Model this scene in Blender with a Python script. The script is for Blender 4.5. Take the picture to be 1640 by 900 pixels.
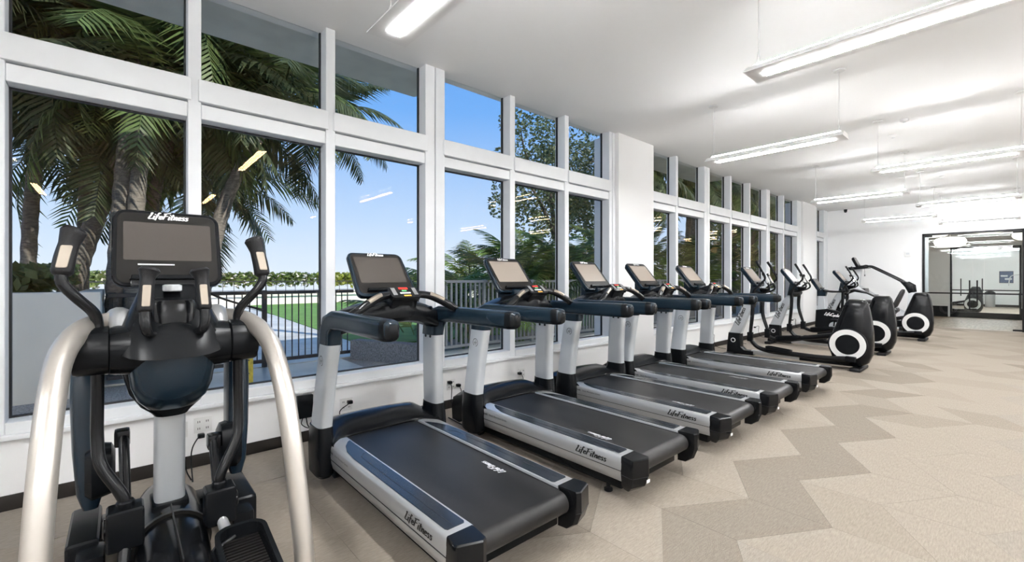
import bpy, bmesh, math, random
from mathutils import Vector, Matrix

for o in list(bpy.data.objects):
    bpy.data.objects.remove(o, do_unlink=True)
SC = bpy.context.scene
COL = SC.collection
PI = math.pi

# ------------------------------------------------------------------ camera
F_PX, YAW, HORIZON = 707.8, math.radians(48.39), 446.0
cam_d = bpy.data.cameras.new('camera')
cam_d.sensor_fit = 'HORIZONTAL'
cam_d.sensor_width = 36.0
cam_d.lens = F_PX / 1640.0 * 36.0
cam_d.shift_y = -(450.0 - HORIZON) / 1640.0
cam_d.clip_start = 0.05
cam_d.clip_end = 400
cam = bpy.data.objects.new('camera', cam_d)
COL.objects.link(cam)
cam.location = (4.162, 0.0, 1.45)
cam.rotation_euler = (PI / 2, 0, YAW)
SC.camera = cam

# ------------------------------------------------------------------ sky
W = bpy.data.worlds.new('sky')
SC.world = W
W.use_nodes = True
wn, wl = W.node_tree.nodes, W.node_tree.links
wn.clear()
w_out = wn.new('ShaderNodeOutputWorld')
w_bg = wn.new('ShaderNodeBackground')
w_tc = wn.new('ShaderNodeTexCoord')
w_sep = wn.new('ShaderNodeSeparateXYZ')
w_ramp = wn.new('ShaderNodeValToRGB')
wl.new(w_tc.outputs['Generated'], w_sep.inputs[0])
wl.new(w_sep.outputs['Z'], w_ramp.inputs[0])
wl.new(w_ramp.outputs[0], w_bg.inputs[0])
wl.new(w_bg.outputs[0], w_out.inputs[0])
el = w_ramp.color_ramp.elements
el[0].position, el[0].color = 0.0, (0.72, 0.79, 0.88, 1)
el[1].position, el[1].color = 1.0, (0.09, 0.25, 0.62, 1)
for pos, c in ((0.12, (0.50, 0.65, 0.87, 1)), (0.35, (0.17, 0.40, 0.83, 1)), (0.55, (0.10, 0.31, 0.77, 1))):
    e = el.new(pos)
    e.color = c
w_bg.inputs[1].default_value = 0.64

# ------------------------------------------------------------------ sun (stands behind the unseen tower block, shaped so the terrace lies in its shade)
sun_d = bpy.data.lights.new('sun', 'SUN')
sun_d.energy = 2.6
sun_d.angle = math.radians(0.6)
sun_d.color = (1.0, 0.93, 0.82)
sun = bpy.data.objects.new('sun', sun_d)
COL.objects.link(sun)
sun.rotation_euler = Vector((-0.80, -0.25, -0.62)).to_track_quat('-Z', 'Y').to_euler()
sun.location = (30, 20, 40)

# ------------------------------------------------------------------ exposure
SC.view_settings.view_transform = 'Standard'
SC.view_settings.look = 'None'
SC.view_settings.exposure = 0.98
SC.view_settings.gamma = 1.0
SC.view_settings.use_curve_mapping = False
SC.cycles.use_denoising = True
SC.cycles.max_bounces = 10
SC.cycles.diffuse_bounces = 5
SC.cycles.transparent_max_bounces = 16
SC.cycles.sample_clamp_indirect = 6.0
SC.cycles.caustics_reflective = False
SC.cycles.caustics_refractive = False
LAMP_DOWN, LAMP_UP = 79.0, 82.0

# ------------------------------------------------------------------ materials
MAT = {}
def mat(name, col, rough=0.5, metal=0.0, spec=0.5, noise=None, bump=None, emit=None, coat=0.0, objcol=False):
    """noise=(scale, amount[, stretch]) varies the colour; bump=(scale, strength)."""
    m = bpy.data.materials.new(name)
    m.use_nodes = True
    n, l = m.node_tree.nodes, m.node_tree.links
    b = n['Principled BSDF']
    b.inputs['Base Color'].default_value = (*col, 1)
    b.inputs['Roughness'].default_value = rough
    b.inputs['Metallic'].default_value = metal
    b.inputs['Specular IOR Level'].default_value = spec
    b.inputs['Coat Weight'].default_value = coat
    src = None
    if objcol:
        oi = n.new('ShaderNodeObjectInfo')
        src = oi.outputs['Color']
    if noise or bump:
        tc = n.new('ShaderNodeTexCoord')
        mp = n.new('ShaderNodeMapping')
        l.new(tc.outputs['Object'], mp.inputs[0])
        if noise and len(noise) > 2:
            mp.inputs['Scale'].default_value = noise[2]
    if noise:
        t = n.new('ShaderNodeTexNoise')
        t.inputs['Scale'].default_value = noise[0]
        t.inputs['Detail'].default_value = 5
        l.new(mp.outputs[0], t.inputs[0])
        mr = n.new('ShaderNodeMapRange')
        mr.inputs['From Min'].default_value = 0.3
        mr.inputs['From Max'].default_value = 0.7
        mr.inputs['To Min'].default_value = 1 - noise[1]
        mr.inputs['To Max'].default_value = 1 + noise[1]
        l.new(t.outputs[0], mr.inputs[0])
        mx = n.new('ShaderNodeMix')
        mx.data_type = 'RGBA'
        mx.blend_type = 'MULTIPLY'
        mx.inputs['Factor'].default_value = 1
        if src:
            l.new(src, mx.inputs['A'])
        else:
            mx.inputs['A'].default_value = (*col, 1)
        l.new(mr.outputs[0], mx.inputs['B'])
        l.new(mx.outputs['Result'], b.inputs['Base Color'])
    elif src:
        l.new(src, b.inputs['Base Color'])
    if bump:
        t2 = n.new('ShaderNodeTexNoise')
        t2.inputs['Scale'].default_value = bump[0]
        t2.inputs['Detail'].default_value = 3
        l.new(mp.outputs[0], t2.inputs[0])
        bp = n.new('ShaderNodeBump')
        bp.inputs['Strength'].default_value = bump[1]
        bp.inputs['Distance'].default_value = 0.01
        l.new(t2.outputs[0], bp.inputs['Height'])
        l.new(bp.outputs[0], b.inputs['Normal'])
    if emit:
        b.inputs['Emission Color'].default_value = (*emit[0], 1)
        b.inputs['Emission Strength'].default_value = emit[1]
    MAT[name] = m
    return m

def glass_mat(name, tint, refl=(1, 1, 1), ior=1.5):
    m = bpy.data.materials.new(name)
    m.use_nodes = True
    n, l = m.node_tree.nodes, m.node_tree.links
    n.clear()
    out = n.new('ShaderNodeOutputMaterial')
    tr = n.new('ShaderNodeBsdfTransparent')
    tr.inputs[0].default_value = (*tint, 1)
    gl = n.new('ShaderNodeBsdfGlossy')
    gl.inputs['Roughness'].default_value = 0.0
    gl.inputs['Color'].default_value = (*refl, 1)
    fr = n.new('ShaderNodeFresnel')
    fr.inputs[0].default_value = ior
    mx = n.new('ShaderNodeMixShader')
    geo = n.new('ShaderNodeNewGeometry')
    front = n.new('ShaderNodeMath')
    front.operation = 'SUBTRACT'
    front.inputs[0].default_value = 1.0
    l.new(geo.outputs['Backfacing'], front.inputs[1])
    mul = n.new('ShaderNodeMath')
    mul.operation = 'MULTIPLY'
    l.new(fr.outputs[0], mul.inputs[0])
    l.new(front.outputs[0], mul.inputs[1])
    l.new(mul.outputs[0], mx.inputs[0])
    l.new(tr.outputs[0], mx.inputs[1])
    l.new(gl.outputs[0], mx.inputs[2])
    l.new(mx.outputs[0], out.inputs[0])
    MAT[name] = m
    return m

mat('ceiling_paint', (0.90, 0.90, 0.895), 0.9)
mat('wall_paint', (0.90, 0.90, 0.90), 0.8, bump=(60, 0.03))
mat('frame_white', (0.83, 0.85, 0.87), 0.38, noise=(6, 0.02))
mat('gasket', (0.015, 0.016, 0.018), 0.5)
mat('base_dark', (0.022, 0.019, 0.017), 0.5, spec=0.2)
mat('carpet', (0.5, 0.42, 0.33), 0.95, spec=0.1, noise=(16, 0.13, (9, 1.2, 1)), bump=(60, 0.8), objcol=True)
mat('subfloor', (0.30, 0.26, 0.22), 0.95)
mat('black_plastic', (0.006, 0.0068, 0.008), 0.27, spec=0.16)
mat('black_satin', (0.006, 0.0065, 0.0075), 0.19, spec=0.26)
mat('blue_black', (0.007, 0.016, 0.026), 0.24, spec=0.40)
mat('dark_rubber', (0.010, 0.010, 0.011), 0.45, spec=0.25, bump=(200, 0.2))
mat('belt', (0.013, 0.0125, 0.0125), 0.36, spec=0.30, noise=(3.0, 0.6, (0.35, 1.6, 1)), bump=(400, 0.12))
mat('rail_top', (0.016, 0.020, 0.027), 0.22)
mat('silver', (0.52, 0.53, 0.54), 0.32, metal=0.6)
mat('silver_champagne', (0.60, 0.56, 0.51), 0.33, metal=0.7)
mat('silver_light', (0.60, 0.63, 0.66), 0.33, metal=0.35)
mat('chrome', (0.8, 0.8, 0.8), 0.12, metal=1.0)
mat('white_plastic', (0.78, 0.78, 0.77), 0.4)
mat('light_plastic', (0.62, 0.64, 0.66), 0.4)
mat('print_white', (0.85, 0.85, 0.85), 0.6)
mat('print_black', (0.01, 0.01, 0.01), 0.5)
mat('screen', (0.062, 0.054, 0.048), 0.16, spec=0.5)
mat('screen_reflect', (0.30, 0.255, 0.215), 0.25, spec=0.6)  # switched-off screen; reflection of the bright room put into the base colour
mat('bezel', (0.014, 0.013, 0.012), 0.3, spec=0.2)
mat('led_red', (0.6, 0.03, 0.02), 0.4)
mat('led_green', (0.10, 0.5, 0.18), 0.4)
mat('led_amber', (0.75, 0.38, 0.06), 0.4)
mat('lamp_housing', (0.86, 0.86, 0.86), 0.45)
mat('lamp_down', (1, 1, 1), 0.5, emit=((0.985, 0.99, 1.0), LAMP_DOWN))
mat('lamp_up', (1, 1, 1), 0.5, emit=((0.97, 0.985, 1.0), LAMP_UP))
mat('drum_shade', (0.9, 0.88, 0.82), 0.7, emit=((1.0, 0.95, 0.86), 0.9))
mat('black_metal', (0.007, 0.007, 0.008), 0.4, spec=0.2)
mat('concrete', (0.80, 0.79, 0.74), 0.85, noise=(2.5, 0.10), bump=(40, 0.1))
mat('stucco', (0.93, 0.88, 0.80), 0.9, noise=(1.5, 0.05), bump=(80, 0.1))
mat('pebble_wall', (0.30, 0.30, 0.31), 0.9, noise=(45, 0.5), bump=(60, 0.5))
mat('paver', (0.74, 0.72, 0.66), 0.35, noise=(1.2, 0.22), bump=(30, 0.15))
mat('gravel', (0.40, 0.38, 0.35), 0.9, noise=(60, 0.5), bump=(80, 0.6))
mat('lawn_grass', (0.17, 0.33, 0.07), 0.9, noise=(2.5, 0.2), bump=(90, 0.5))
mat('soil', (0.06, 0.05, 0.035), 0.95)
mat('fence_dark', (0.045, 0.045, 0.048), 0.5, metal=0.3)
mat('fence_grey', (0.42, 0.43, 0.44), 0.5, metal=0.2)
mat('trunk', (0.21, 0.19, 0.165), 0.9, noise=(14, 0.4, (1, 1, 3.5)), bump=(25, 0.6))
mat('trunk_green', (0.17, 0.26, 0.10), 0.6, noise=(6, 0.15, (1, 1, 0.3)))
mat('bark', (0.14, 0.12, 0.10), 0.9, noise=(20, 0.3), bump=(30, 0.6))
mat('wood_floor', (0.36, 0.28, 0.20), 0.45, noise=(3, 0.25, (6, 0.6, 1)))
mat('yellow_paint', (0.62, 0.47, 0.06), 0.6, noise=(20, 0.3))
mat('blue_picture', (0.05, 0.08, 0.16), 0.5)
mat('blossom', (0.80, 0.74, 0.66), 0.8)
mat('key_grey', (0.17, 0.17, 0.175), 0.4)
mat('sensor_metal', (0.40, 0.35, 0.29), 0.35, metal=1.0)
mat('cushion', (0.02, 0.02, 0.022), 0.55)

def leaf_mat(name, col, trans=0.35, var=0.35):
    m = bpy.data.materials.new(name)
    m.use_nodes = True
    n, l = m.node_tree.nodes, m.node_tree.links
    n.clear()
    out = n.new('ShaderNodeOutputMaterial')
    d = n.new('ShaderNodeBsdfPrincipled')
    d.inputs['Roughness'].default_value = 0.45
    d.inputs['Specular IOR Level'].default_value = 0.45
    t = n.new('ShaderNodeBsdfTranslucent')
    geo = n.new('ShaderNodeNewGeometry')
    mr = n.new('ShaderNodeMapRange')
    mr.inputs['To Min'].default_value = 1 - var
    mr.inputs['To Max'].default_value = 1 + var
    l.new(geo.outputs['Random Per Island'], mr.inputs[0])
    mx = n.new('ShaderNodeMix')
    mx.data_type = 'RGBA'
    mx.blend_type = 'MULTIPLY'
    mx.inputs['Factor'].default_value = 1
    mx.inputs['A'].default_value = (*col, 1)
    l.new(mr.outputs[0], mx.inputs['B'])
    l.new(mx.outputs['Result'], d.inputs['Base Color'])
    l.new(mx.outputs['Result'], t.inputs[0])
    ms = n.new('ShaderNodeMixShader')
    ms.inputs[0].default_value = trans
    l.new(d.outputs[0], ms.inputs[1])
    l.new(t.outputs[0], ms.inputs[2])
    l.new(ms.outputs[0], out.inputs[0])
    MAT[name] = m
    return m
leaf_mat('frond_dark', (0.105, 0.135, 0.065))
leaf_mat('frond_mid', (0.14, 0.20, 0.065))
leaf_mat('frond_bright', (0.22, 0.35, 0.07))
leaf_mat('tree_leaf', (0.16, 0.20, 0.10))
leaf_mat('hedge_leaf', (0.20, 0.26, 0.08))
leaf_mat('hedge_yellow', (0.30, 0.34, 0.05))
leaf_mat('planter_leaf', (0.13, 0.19, 0.08))
glass_mat('window_glass', (0.955, 0.97, 0.975), (0.42, 0.26, 0.11))
glass_mat('door_glass', (0.95, 0.97, 0.968), (0.8, 0.85, 0.84))

# ------------------------------------------------------------------ mesh helpers
OFF = Vector((0, 0, 0))

def finish(name, bm, material, parent=None, smooth=35, kind=None, recalc=True):
    if recalc:
        bmesh.ops.recalc_face_normals(bm, faces=bm.faces)
    if OFF.length:
        bmesh.ops.translate(bm, verts=bm.verts, vec=-OFF)
    me = bpy.data.meshes.new(name)
    bm.to_mesh(me)
    bm.free()
    if smooth:
        me.polygons.foreach_set('use_smooth', [True] * len(me.polygons))
        me.set_sharp_from_angle(angle=math.radians(smooth))
    mats = material if isinstance(material, (list, tuple)) else [material]
    for m in mats:
        me.materials.append(MAT[m])
    o = bpy.data.objects.new(name, me)
    COL.objects.link(o)
    if parent:
        o.parent = parent
    if kind:
        o['kind'] = kind
    return o

def NB():
    return bmesh.new()

def box(bm, x0, x1, y0, y1, z0, z1, bev=0.0, seg=2, M=None):
    mtx = Matrix.Translation(((x0 + x1) / 2, (y0 + y1) / 2, (z0 + z1) / 2)) @ Matrix.Diagonal((abs(x1 - x0), abs(y1 - y0), abs(z1 - z0), 1))
    if M is not None:
        mtx = M @ mtx
    r = bmesh.ops.create_cube(bm, size=1, matrix=mtx)
    if bev:
        es = list({e for v in r['verts'] for e in v.link_edges})
        bmesh.ops.bevel(bm, geom=es, offset=bev, segments=seg, profile=0.6, affect='EDGES')
    return bm

def ring_faces(bm, rings, caps=True, closed=False):
    vs = [[bm.verts.new(p) for p in r] for r in rings]
    n = len(vs[0])
    m = len(vs)
    for i in range(m if closed else m - 1):
        a, b = vs[i], vs[(i + 1) % m]
        for k in range(n):
            bm.faces.new((a[k], a[(k + 1) % n], b[(k + 1) % n], b[k]))
    if caps and not closed:
        bm.faces.new(vs[0][::-1])
        bm.faces.new(vs[-1])
    return bm

def spline(pts, n):
    """Catmull-Rom through pts, n steps per span."""
    P = [Vector(p) for p in pts]
    out = []
    for i in range(len(P) - 1):
        p0 = P[i - 1] if i else P[0] * 2 - P[1]
        p1, p2 = P[i], P[i + 1]
        p3 = P[i + 2] if i + 2 < len(P) else P[-1] * 2 - P[-2]
        for k in range(n):
            t = k / n
            out.append(0.5 * ((2 * p1) + (p2 - p0) * t + (2 * p0 - 5 * p1 + 4 * p2 - p3) * t * t + (3 * p1 - p0 - 3 * p2 + p3) * t ** 3))
    out.append(P[-1])
    return out

def tube(bm, pts, r, n=10, sub=0, up=None, flat=1.0, caps=True):
    """A tube through pts. r: number or list (per control point). flat: second radius factor, measured along up."""
    rs = r if isinstance(r, (list, tuple)) else [r] * len(pts)
    if sub:
        P = spline(pts, sub)
        R = []
        for i in range(len(rs) - 1):
            R += [rs[i] + (rs[i + 1] - rs[i]) * k / sub for k in range(sub)]
        R.append(rs[-1])
    else:
        P, R = [Vector(p) for p in pts], list(rs)
    rings = []
    prev = None
    for i, p in enumerate(P):
        d = (P[min(i + 1, len(P) - 1)] - P[max(i - 1, 0)])
        d.normalize()
        if prev is None:
            u = Vector(up) if up else (Vector((0, 0, 1)) if abs(d.z) < 0.9 else Vector((1, 0, 0)))
        else:
            u = prev
        u = (u - d * u.dot(d))
        if u.length < 1e-5:
            u = d.orthogonal()
        u.normalize()
        prev = u
        v = d.cross(u)
        rings.append([p + (u * math.cos(2 * PI * k / n) * flat + v * math.sin(2 * PI * k / n)) * R[i] for k in range(n)])
    return ring_faces(bm, rings, caps)

def sq_ring(c, ax, ay, rx, ry, n=20, e=4.0):
    """A superellipse ring about c in the plane of the unit vectors ax, ay."""
    c, ax, ay = Vector(c), Vector(ax), Vector(ay)
    out = []
    for k in range(n):
        t = 2 * PI * k / n
        ct, st = math.cos(t), math.sin(t)
        out.append(c + ax * (rx * math.copysign(abs(ct) ** (2 / e), ct)) + ay * (ry * math.copysign(abs(st) ** (2 / e), st)))
    return out

def prism(bm, poly, axis, a0, a1, bev=0.0, seg=2):
    """Extrude a polygon: axis 'x' -> poly is (y,z); 'y' -> (x,z); 'z' -> (x,y)."""
    def P(p, a):
        return {'x': (a, p[0], p[1]), 'y': (p[0], a, p[1]), 'z': (p[0], p[1], a)}[axis]
    v0 = [bm.verts.new(P(p, a0)) for p in poly]
    v1 = [bm.verts.new(P(p, a1)) for p in poly]
    n = len(poly)
    fs = [bm.faces.new(v0[::-1]), bm.faces.new(v1)]
    for k in range(n):
        fs.append(bm.faces.new((v0[k], v0[(k + 1) % n], v1[(k + 1) % n], v1[k])))
    if bev:
        bmesh.ops.recalc_face_normals(bm, faces=fs)
        es = list({e for f in fs[:2] for e in f.edges})
        bmesh.ops.bevel(bm, geom=es, offset=bev, segments=seg, profile=0.6, affect='EDGES')
    return bm

def lathe(bm, prof, c, axis='z', n=24):
    """prof: (radius, height) pairs; solid of revolution along axis through c."""
    c = Vector(c)
    A = {'x': (Vector((0, 1, 0)), Vector((0, 0, 1)), Vector((1, 0, 0))), 'y': (Vector((0, 0, 1)), Vector((1, 0, 0)), Vector((0, 1, 0))),
         'z': (Vector((1, 0, 0)), Vector((0, 1, 0)), Vector((0, 0, 1)))}[axis]
    rings = [[c + A[2] * h + (A[0] * math.cos(2 * PI * k / n) + A[1] * math.sin(2 * PI * k / n)) * max(r, 1e-4) for k in range(n)] for r, h in prof]
    return ring_faces(bm, rings, True)

def arc(cx, cz, r, a0, a1, n):
    return [(cx + r * math.cos(math.radians(a0 + (a1 - a0) * k / n)), cz + r * math.sin(math.radians(a0 + (a1 - a0) * k / n))) for k in range(n + 1)]

def rrect(x0, x1, z0, z1, r, n=5):
    return (arc(x1 - r, z1 - r, r, 0, 90, n) + arc(x0 + r, z1 - r, r, 90, 180, n) + arc(x0 + r, z0 + r, r, 180, 270, n) + arc(x1 - r, z0 + r, r, 270, 360, n))

def root(name, label, cat, loc, group=None):
    o = bpy.data.objects.new(name, None)
    o.empty_display_size = 0.1
    COL.objects.link(o)
    o.location = loc
    o['label'] = label
    o['category'] = cat
    if group:
        o['group'] = group
    return o

def tag(o, label, cat, group=None, kind=None):
    o['label'] = label
    o['category'] = cat
    if group:
        o['group'] = group
    if kind:
        o['kind'] = kind
    return o

def structure(o, label=None):
    o['kind'] = 'structure'
    if label:
        o['label'] = label
    return o

def copy_tree(o, parent=None):
    c = o.copy()
    COL.objects.link(c)
    c.parent = parent
    for ch in list(o.children):
        copy_tree(ch, c)
    return c

def share(o, name, loc=None, parent=None, rot=None, scale=None):
    """Another object on the same mesh."""
    c = bpy.data.objects.new(name, o.data)
    COL.objects.link(c)
    if loc is not None:
        c.location = loc
    if rot is not None:
        c.rotation_euler = rot
    if scale is not None:
        c.scale = scale
    c.parent = parent
    return c

# brush-script lettering, drawn as flat strokes
GLYPH = {
 'L': (0.46, [[(.16, .82), (.30, 1.0), (.20, .62), (.03, .05), (.22, .02), (.52, .10)]]),
 'i': (0.22, [[(.10, .52), (.03, .02), (.12, .02)], [(.14, .70), (.17, .80)]]),
 'f': (0.36, [[(.44, .92), (.33, 1.02), (.22, .82), (.00, -.18)], [(.00, .50), (.36, .54)]]),
 'e': (0.38, [[(.04, .24), (.26, .32), (.28, .48), (.12, .46), (.02, .20), (.12, .02), (.36, .12)]]),
 'F': (0.58, [[(.24, .92), (.02, .00)], [(.02, .90), (.30, .98), (.74, 1.08)], [(.10, .50), (.50, .58)]]),
 't': (0.34, [[(.22, .88), (.06, .06), (.22, .03)], [(.00, .56), (.38, .60)]]),
 'n': (0.42, [[(.07, .50), (.00, .00)], [(.03, .30), (.22, .50), (.30, .44), (.24, .04), (.38, .06)]]),
 's': (0.36, [[(.34, .46), (.16, .50), (.10, .36), (.26, .20), (.18, .02), (-.02, .06)]]),
 'C': (0.60, [[(.58, .86), (.40, 1.0), (.12, .72), (.06, .20), (.26, .0), (.56, .16)]]),
 'y': (0.40, [[(.04, .50), (.08, .12), (.26, .14)], [(.36, .52), (.20, -.10), (.0, -.22)]]),
 'c': (0.36, [[(.32, .44), (.18, .50), (.03, .24), (.12, .02), (.34, .10)]]),
 'l': (0.24, [[(.20, 1.0), (.03, .06), (.16, .03)]]),
}
def word_bm(word, h, origin, ax, ay, width=0.10, centre=True, squeeze=1.0):
    bm = NB()
    origin, ax, ay = Vector(origin), Vector(ax).normalized(), Vector(ay).normalized()
    tot = sum(GLYPH[c][0] for c in word)
    x = -tot / 2 if centre else 0.0
    for ch in word:
        adv, strokes = GLYPH[ch]
        for s in strokes:
            pts = [Vector((x + px + py * 0.16, py - (0.4 if centre else 0), 0)) for px, py in s]
            if len(pts) > 2:
                pts = spline(pts, 4)
            L, Rr = [], []
            for i, p in enumerate(pts):
                d = pts[min(i + 1, len(pts) - 1)] - pts[max(i - 1, 0)]
                d.normalize()
                w = width * (0.42 + 0.30 * abs(d.y))
                nrm = Vector((-d.y, d.x, 0)) * w
                for lst, q in ((L, p + nrm), (Rr, p - nrm)):
                    lst.append(bm.verts.new(origin + (ax * q.x * squeeze + ay * q.y) * h))
            for i in range(len(pts) - 1):
                bm.faces.new((L[i], L[i + 1], Rr[i + 1], Rr[i]))
        x += adv
    return bm

def print_bm(text, h, origin, ax, ay, bold=0.0):
    """Plain sans print from the built-in font."""
    cu = bpy.data.curves.new('t', 'FONT')
    cu.body = text
    cu.size = h
    cu.offset = bold
    cu.resolution_u = 2
    ob = bpy.data.objects.new('t', cu)
    COL.objects.link(ob)
    bpy.context.view_layer.update()
    me = bpy.data.meshes.new_from_object(ob)
    bm = NB()
    bm.from_mesh(me)
    ax, ay = Vector(ax).normalized(), Vector(ay).normalized()
    az = ax.cross(ay)
    M = Matrix.Translation(Vector(origin)) @ Matrix((ax, ay, az)).transposed().to_4x4()
    bmesh.ops.transform(bm, matrix=M, verts=bm.verts)
    bpy.data.objects.remove(ob, do_unlink=True)
    bpy.data.curves.remove(cu)
    bpy.data.meshes.remove(me)
    return bm

# ================================================================== THE ROOM
ZC = 3.756                     # ceiling height
X1, Y0, Y1 = 7.6, -4.6, 18.25  # right wall, back wall, far wall
random.seed(4)

# floor slab and chevron carpet tiles
bm = NB(); box(bm, -0.25, X1 + .15, Y0 - .15, Y1, -0.25, -0.006)
floor = structure(finish('floor', bm, 'subfloor', smooth=0), 'beige chevron carpet tile floor of the gym')
TW, TH, TS, TX, TY = 0.455, 0.545, 0.32, 2.703, 2.557
def tile_mesh(lean):
    bm = NB()
    g = 0.0008
    x0, x1 = g, TW - g
    y0, y1 = g, TH - g
    poly = [(x0, y0), (x1, y0), (x1 + lean, y1), (x0 + lean, y1)]
    prism(bm, poly, 'z', -0.006, 0.0)
    return bm
proto_tile = []
for lean in (TS, -TS):
    o = finish('carpet_tile', tile_mesh(lean), 'carpet', smooth=0)
    proto_tile.append(o)
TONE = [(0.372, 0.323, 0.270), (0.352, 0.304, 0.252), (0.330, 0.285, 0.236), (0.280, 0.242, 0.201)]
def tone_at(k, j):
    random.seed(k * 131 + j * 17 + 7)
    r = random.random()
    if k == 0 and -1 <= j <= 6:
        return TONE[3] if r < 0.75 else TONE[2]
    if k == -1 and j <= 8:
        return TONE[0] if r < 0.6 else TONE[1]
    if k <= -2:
        return TONE[(1, 2, 2, 3)[int(r * 4)]]  # darker tones paint the shade under the machines into the carpet
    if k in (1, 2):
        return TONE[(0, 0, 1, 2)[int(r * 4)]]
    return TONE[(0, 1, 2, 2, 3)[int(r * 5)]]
cells = []
for j in range(-14, 30):
    for k in range(-8, 12):
        s0 = TX + TW * k + (0 if j % 2 == 0 else TS)
        ya = TY + TH * j
        cx, cy = s0 + TW / 2 + (TS / 2 if j % 2 == 0 else -TS / 2), ya + TH / 2
        xs = (s0, s0 + TW, s0 + TW + (TS if j % 2 == 0 else -TS), s0 + (TS if j % 2 == 0 else -TS))
        if min(xs) < 0.0 or max(xs) > X1 or ya < Y0 or ya + TH > Y1:
            continue
        px, py = cx - 4.162, cy
        fw = -math.sin(YAW) * px + math.cos(YAW) * py
        rt = math.cos(YAW) * px + math.sin(YAW) * py
        vis = fw > 0.6 and abs(rt / fw) < 1.2 and 1.45 / fw < 0.72
        cells.append((0 if vis else 1, fw if fw > 0 else 99, j, k, s0, ya))
cells.sort()
used = [False, False]
rest = NB()
for n, (vis, fw, j, k, s0, ya) in enumerate(cells):
    w = 0 if j % 2 == 0 else 1
    if vis == 0 and n < 296:
        if not used[w]:
            o = proto_tile[w]; used[w] = True
        else:
            o = share(proto_tile[w], 'carpet_tile')
        o.parent = floor
        o.location = (s0, ya, 0)
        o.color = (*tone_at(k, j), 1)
    else:
        ln = TS if w == 0 else -TS
        prism(rest, [(s0, ya), (s0 + TW, ya), (s0 + TW + ln, ya + TH), (s0 + ln, ya + TH)], 'z', -0.006, 0.0)
o = finish('carpet_tile_field', rest, 'carpet', floor, smooth=0, kind='stuff')
o.color = (0.355, 0.313, 0.267, 1)
# plain carpet that closes the ragged edge of the tiles
bm = NB()
box(bm, 0.0, 0.62, Y0, Y1, -0.006, -0.0015)
box(bm, X1 - 0.75, X1, Y0, Y1, -0.006, -0.0015)
box(bm, 0.0, X1, Y0, Y0 + 0.6, -0.006, -0.002)
box(bm, 0.0, X1, Y1 - 0.6, Y1, -0.006, -0.002)
o = finish('carpet_border', bm, 'carpet', floor, smooth=0); o.color = (0.33, 0.29, 0.247, 1)

# ceiling
bm = NB(); box(bm, -0.25, X1 + .15, Y0 - .15, Y1 + .15, ZC, ZC + 0.2)
structure(finish('ceiling', bm, 'ceiling_paint', smooth=0), 'flat white painted ceiling of the gym')
# walls
bm = NB(); box(bm, -0.25, 0.0, Y0, Y1, 0.0, 0.44)
structure(finish('wall_left', bm, 'wall_paint', smooth=0), 'low white wall under the row of windows')
bm = NB(); box(bm, -0.25, 0.035, Y0, 5.9, 0.44, 0.47, .004)
structure(finish('trim_1', bm, 'frame_white'), 'white window ledge along the near windows')
bm = NB(); box(bm, -0.25, 0.035, 6.93, 15.3, 0.44, 0.47, .004); box(bm, -0.25, 0.035, 16.6, Y1, 0.44, 0.47, .004)
structure(finish('trim_2', bm, 'frame_white'), 'white window ledge along the far windows')
bm = NB(); box(bm, -0.42, 0.06, 5.90, 6.93, 0.0, ZC)
structure(finish('wall_pier_near', bm, 'wall_paint', smooth=0), 'wide white pier between the window bays')
bm = NB(); box(bm, -0.42, 0.06, 15.30, 16.60, 0.0, ZC)
structure(finish('wall_pier_far', bm, 'wall_paint', smooth=0), 'white pier close to the far wall')
bm = NB(); box(bm, X1, X1 + .15, Y0, Y1, 0, ZC)
structure(finish('wall_right', bm, 'wall_paint', smooth=0))
bm = NB(); box(bm, -0.25, X1 + .15, Y0 - .15, Y0, 0, ZC)
structure(finish('wall_back', bm, 'wall_paint', smooth=0))
DX0, DX1, DZ = 2.40, 4.44, 2.80
bm = NB()
box(bm, -0.25, DX0, Y1, Y1 + .15, 0, ZC); box(bm, DX1, X1 + .15, Y1, Y1 + .15, 0, ZC); box(bm, DX0, DX1, Y1, Y1 + .15, DZ, ZC)
structure(finish('wall_far', bm, 'wall_paint', smooth=0), 'white end wall with the black framed glass doors')
for nm, a, b in (('baseboard_left', Y0, 5.9), ('baseboard_left_far', 6.93, 15.3)):
    bm = NB(); box(bm, 0.0, 0.012, a, b, 0, 0.095, .003)
    structure(finish(nm, bm, 'base_dark'), 'dark rubber baseboard under the windows')
bm = NB(); box(bm, 0.06, 0.072, 5.9, 6.93, 0, .095); box(bm, 0.06, 0.072, 15.3, 16.6, 0, .095); box(bm, 0.0, 0.012, 16.6, Y1, 0, .095)
structure(finish('baseboard_pier', bm, 'base_dark'))
bm = NB(); box(bm, 0.0, DX0 - .01, Y1 - .012, Y1, 0, .095); box(bm, DX1 + .01, X1, Y1 - .012, Y1, 0, .095)
structure(finish('baseboard_far', bm, 'base_dark'))

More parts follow.
